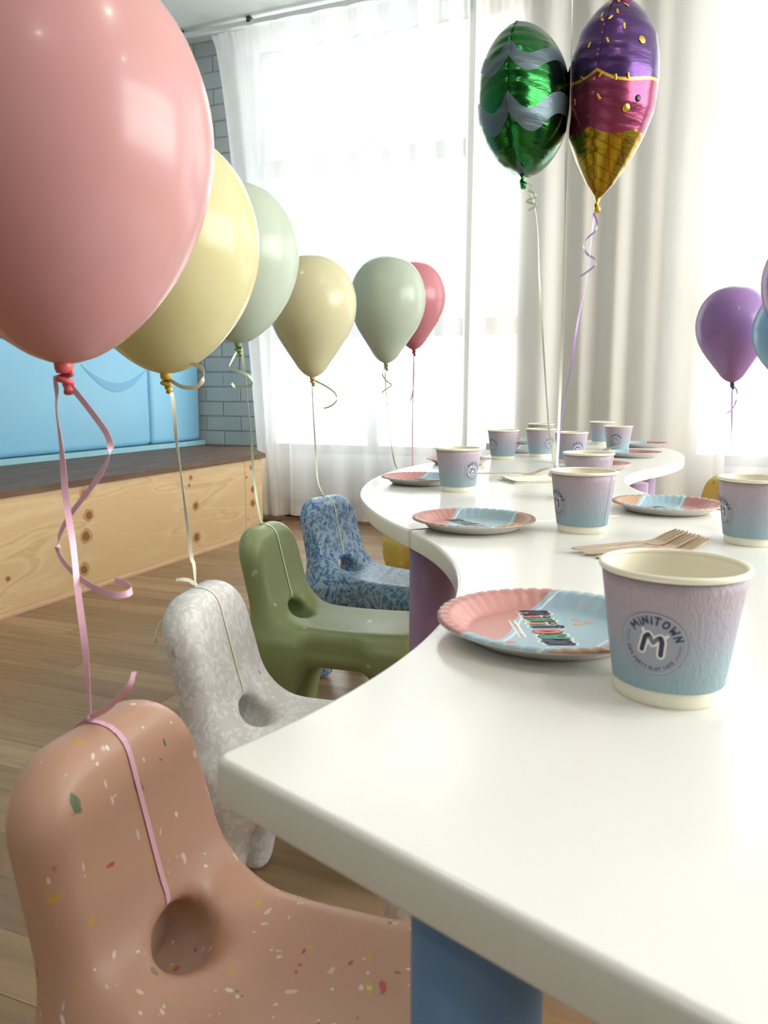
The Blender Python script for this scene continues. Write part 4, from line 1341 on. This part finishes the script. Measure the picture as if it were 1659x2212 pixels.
def pillow(rows, zs, name, wr=0.05, nseg=72, nz=90):
    """inflated two-sheet balloon: x = in the plane of the sheets, y = across, seam where |x| is largest"""
    zs2 = np.linspace(zs[0], zs[-1], nz)
    aw = np.interp(zs2, zs, [r[0] for r in rows]); hh = np.interp(zs2, zs, [r[1] for r in rows])
    for _ in range(3):
        aw[1:-1] = (aw[:-2] + 2 * aw[1:-1] + aw[2:]) / 4; hh[1:-1] = (hh[:-2] + 2 * hh[1:-1] + hh[2:]) / 4
    V, F = [], []
    for k in range(nz):
        for i in range(nseg):
            t = 2 * PI * i / nseg
            cs, sn = math.cos(t), math.sin(t)
            pin = abs(cs) ** 5
            wri = 1 + wr * pin * math.sin(zs2[k] * 170 + 2.0 * math.sin(zs2[k] * 37))
            a = aw[k] * cs * (1 + 0.25 * wr * pin * math.sin(zs2[k] * 230))
            y = hh[k] * math.copysign(abs(sn) ** 1.25, sn) * wri
            V.append((a, y, zs2[k]))
    for k in range(nz - 1):
        for i in range(nseg):
            j = (i + 1) % nseg
            F.append((k * nseg + i, k * nseg + j, (k + 1) * nseg + j, (k + 1) * nseg + i))
    F.append(tuple(range(nseg - 1, -1, -1))); F.append(tuple((nz - 1) * nseg + i for i in range(nseg)))
    me = mesh(name, V, F)
    seam = []
    for sgn in (1, -1):
        for k in range(nz): seam.append((sgn * aw[k], zs2[k]))
    return me, aw, hh, zs2
def seam_me(aw, zs2, w=0.005):
    V, F = [], []
    for sgn in (1, -1):
        b = len(V)
        for k in range(len(zs2)):
            fl = 0.0012 * math.sin(zs2[k] * 210)
            for (dx, dy) in ((-0.004, 0.0004), (w, 0.0004 + fl), (w, -0.0004 + fl), (-0.004, -0.0004)):
                V.append((sgn * (aw[k] + dx), dy, zs2[k]))
        for k in range(len(zs2) - 1):
            for q in range(4): F.append((b + k * 4 + q, b + k * 4 + (q + 1) % 4, b + k * 4 + 4 + (q + 1) % 4, b + k * 4 + 4 + q))
    return mesh('seam', V, F, False)
def foil(name, loc, yaw, tilt, rows, zs, mat, label, knotmat, string, curl, rib, sub=None):
    p = P3(loc)
    b = empty(name, p)
    b.rotation_euler = (0, 0, 0)
    tag(b, label, 'balloon', 'foil balloons floating above the table')
    rot = (R(tilt[0]), R(tilt[1]), yaw + PHI)
    me, aw, hh, zz = pillow(rows, zs, 'envelope')
    e = obj('envelope', me, mat, b, (0, 0, 0), rot)
    obj('seam', seam_me(aw, zz), mat, e)
    tail = [Vector((0, 0, 0.004)), Vector((0.001, 0.001, -0.008)), Vector((0.003, -0.002, -0.015)), Vector((0.005, 0.004, -0.024)), Vector((0.006, 0.004, -0.033))]
    obj('tail', tube(tail, [0.008, 0.0038, 0.0045, 0.0080, 0.0060], 10, 'tail'), knotmat, e)
    if sub: sub(e, aw, hh, zz)
    P = catmull([P3(q) for q in string], 10)
    cr = Vector((CS, SN, 0))
    ups = [Matrix.Rotation(1.1 * math.sin(i * 0.09), 3, 'Z') @ cr for i in range(len(P))]
    obj('ribbon', strip([q - p for q in P], 0.0052, ups), RB[rib], b)
    if curl:
        P = catmull([P3(q) for q in curl], 8)
        obj('ribbon_curl', strip([q - p for q in P], 0.005, Vector((0.1, 0.1, 1))), RB[rib], b)
    return b
# round green one, seen almost edge-on
zz = np.linspace(0, 0.332, 25)
rows = []
for z in zz:
    t = min(1.0, abs(z - 0.166) / 0.166)
    rows.append((0.168 * math.sqrt(max(0.0, 1 - t * t)) + 0.002, 0.105 * max(0.0, 1 - t ** 2.3) ** 0.62 + 0.001))
foil('foil_balloon', (0.333, 1.95, 1.228), R(-90 - 12 - 10), (1, -3), rows, list(zz), M['foilgreen'], 'round green foil balloon with grey wavy stripes', M['greenfoil'], fg_string, fg_curl, 'mint')
hp = [(428, 0.004), (400, 0.030), (350, 0.062), (300, 0.086), (240, 0.104), (170, 0.1045), (130, 0.099), (100, 0.090), (88, 0.088), (50, 0.060), (28, 0.038), (12, 0.012)]
wp = [(428, 0.006), (400, 0.036), (350, 0.070), (300, 0.095), (240, 0.118), (170, 0.122), (130, 0.115), (100, 0.100), (88, 0.102), (50, 0.078), (28, 0.050), (12, 0.015)]
zs = [(428 - a) / (428 - 12) * 0.430 for a, _ in hp]
rows = [(w[1], h[1]) for w, h in zip(wp, hp)]
def ice_sub(e, aw, hh, zz):
    def surf(a, z, side):
        A = np.interp(z, zz, aw); H = np.interp(z, zz, hh)
        cs = max(-1, min(1, a / A)); sn = math.sqrt(1 - cs * cs)
        return Vector((a, side * H * sn ** 1.25, z))
    rr = random.Random(5)
    bar = box_me(-0.0012, -0.0026, -0.0065, 0.0012, 0.0026, 0.0065, 0.0011, 2); bar.materials.append(M['goldfoil'])
    def put(me, t, z, side, nm, rotz):
        A = np.interp(z, zz, aw)
        a = A * t
        p = surf(a, z, side)
        du = (surf(a + 0.002 * (1 if a < 0 else -1), z, side) - p) * (1 if a < 0 else -1); dv = surf(A * t * np.interp(z + 0.002, zz, aw) / A, z + 0.002, side) - p
        nn = du.cross(dv).normalized()
        if nn.y * side < 0: nn = -nn
        zax = dv.normalized(); yax = nn.cross(zax)
        Mx = Matrix((nn, yax, zax)).transposed()
        o = obj(nm, me, None, e, p + nn * 0.0008, None)
        o.rotation_euler = (Mx @ Matrix.Rotation(rotz, 3, 'X')).to_euler()
        return o
    for (dx, py, rz) in ((-14, 43, 0.9), (38, 38, -0.5), (72, 48, 0.6), (-24, 71, 0.15), (42, 66, 0.0), (-16, 83, 0.8), (18, 80, -0.7), (64, 97, 0.1), (-34, 133, 0.0), (24, 128, 0.3),
                         (-39, 197, 0.9), (18, 196, -0.6), (58, 200, 0.05), (82, 195, 0.3), (-51, 240, 0.1), (18, 238, 0.6)):
        s = 1 if dx > 0 else -1
        t = math.cos(math.asin(min(0.98, abs(dx) / (105 if dx > 0 else 74))) * 0.8)
        z = (428 - py) / 416 * 0.43
        put(bar, t, z, s, 'sprinkle', rz)
    disc = lathe([(0, 0.0012), (0.0085, 0.0010), (0.0095, 0.0), (0, -0.001)], 20, 'cheek'); disc.transform(Matrix.Rotation(R(90), 4, 'Y')); disc.materials.append(M['goldfoil'])
    put(disc, 0.72, 0.178, 1, 'cheek', 0); put(disc, 0.58, 0.318, 1, 'cheek', 0)
    eye = lathe([(0, 0.0012), (0.0065, 0.0010), (0.0075, 0.0), (0, -0.001)], 20, 'eye'); eye.transform(Matrix.Rotation(R(90), 4, 'Y')); eye.materials.append(M['blackink'])
    put(eye, 0.55, 0.200, 1, 'eye', 0)
    ch, a2, h2, z2 = pillow([(0.006, 0.010), (0.03, 0.026), (0.042, 0.034), (0.030, 0.026), (0.004, 0.006)], [0.0, 0.012, 0.04, 0.068, 0.080], 'cherry', 0.05, 40, 30)
    obj('cherry', ch, M['cherry'], e, (0.0, 0.0, 0.424))
foil('foil_balloon', (0.519, 1.96, 1.176), R(-121), (-6, 3), rows, zs, M['foilice'], 'ice cream cone foil balloon in purple, pink and gold', M['goldfoil'], fi_string, fi_curl, 'lilac', ice_sub)
# the ribbon of a balloon above the picture, and the weight that holds all three
p = P3(fw_string[-1])
rb = empty('balloon_ribbon', p)
tag(rb, 'long white ribbon rising out of the top of the photo between the foil balloons', 'ribbon')
P = catmull([P3(q) for q in fw_string], 12)
cr = Vector((CS, SN, 0))
obj('ribbon', strip([q - p for q in P], 0.0068, [Matrix.Rotation(1.2 * math.sin(i * 0.06 + 0.5), 3, 'Z') @ cr for i in range(len(P))]), RB['white'], rb)
wt = empty('balloon_weight', P3((0.3935, 1.744, TZ)))
tag(wt, 'small wrapped weight holding the foil balloon ribbons, hidden behind the middle cups', 'balloon weight')
obj('wrapped_block', lathe([(0, 0.0), (0.016, 0.0), (0.019, 0.004), (0.017, 0.012), (0.008, 0.018), (0.004, 0.020), (0.007, 0.024), (0.0, 0.022)], 14, 'wrapped_block'), M['pulp'], wt)

# ------------------------------------------------------------------ ceiling downlights further back in the room
M['lampglow'] = None
n = N('lamp_diffuser'); n.b.inputs['Emission Color'].default_value = (1.0, 0.93, 0.84, 1); n.b.inputs['Emission Strength'].default_value = 110.0; n.col((0.9, 0.9, 0.86)); M['lampglow'] = n.m
RING = lathe([(0.065, 0.0), (0.085, 0.0), (0.085, -0.006), (0.070, -0.010), (0.065, -0.004)], 32, 'bezel'); RING.materials.append(M['rail'])
DIF = lathe([(0, -0.003), (0.0655, -0.003)], 32, 'diffuser'); DIF.materials.append(M['lampglow'])
for (lx, ly, lab) in ((-1.2, 0.7, 'round ceiling downlight above the bench side, ahead of the camera'), (0.7, 0.7, 'round ceiling downlight above the table side, ahead of the camera'), (-1.2, -1.1, 'round ceiling downlight behind the camera on the bench side'), (0.7, -1.1, 'round ceiling downlight behind the camera on the table side'), (2.0, 0.7, 'round ceiling downlight nearest the right wall')):
    c = empty('ceiling_light', (lx, ly, CEIL))
    tag(c, lab, 'ceiling light', 'ceiling downlights')
    obj('bezel', RING, None, c); obj('diffuser', DIF, None, c)
SC.cycles.max_bounces = 6
SC.cycles.diffuse_bounces = 3
SC.cycles.glossy_bounces = 3
SC.cycles.transmission_bounces = 4
SC.cycles.transparent_max_bounces = 10
SC.cycles.use_adaptive_sampling = True
SC.cycles.adaptive_threshold = 0.13
SC.cycles.adaptive_min_samples = 16
SC.cycles.caustics_reflective = False
SC.cycles.caustics_refractive = False
SC.cycles.light_sampling_threshold = 0.02
SC.cycles.sample_clamp_indirect = 6.0
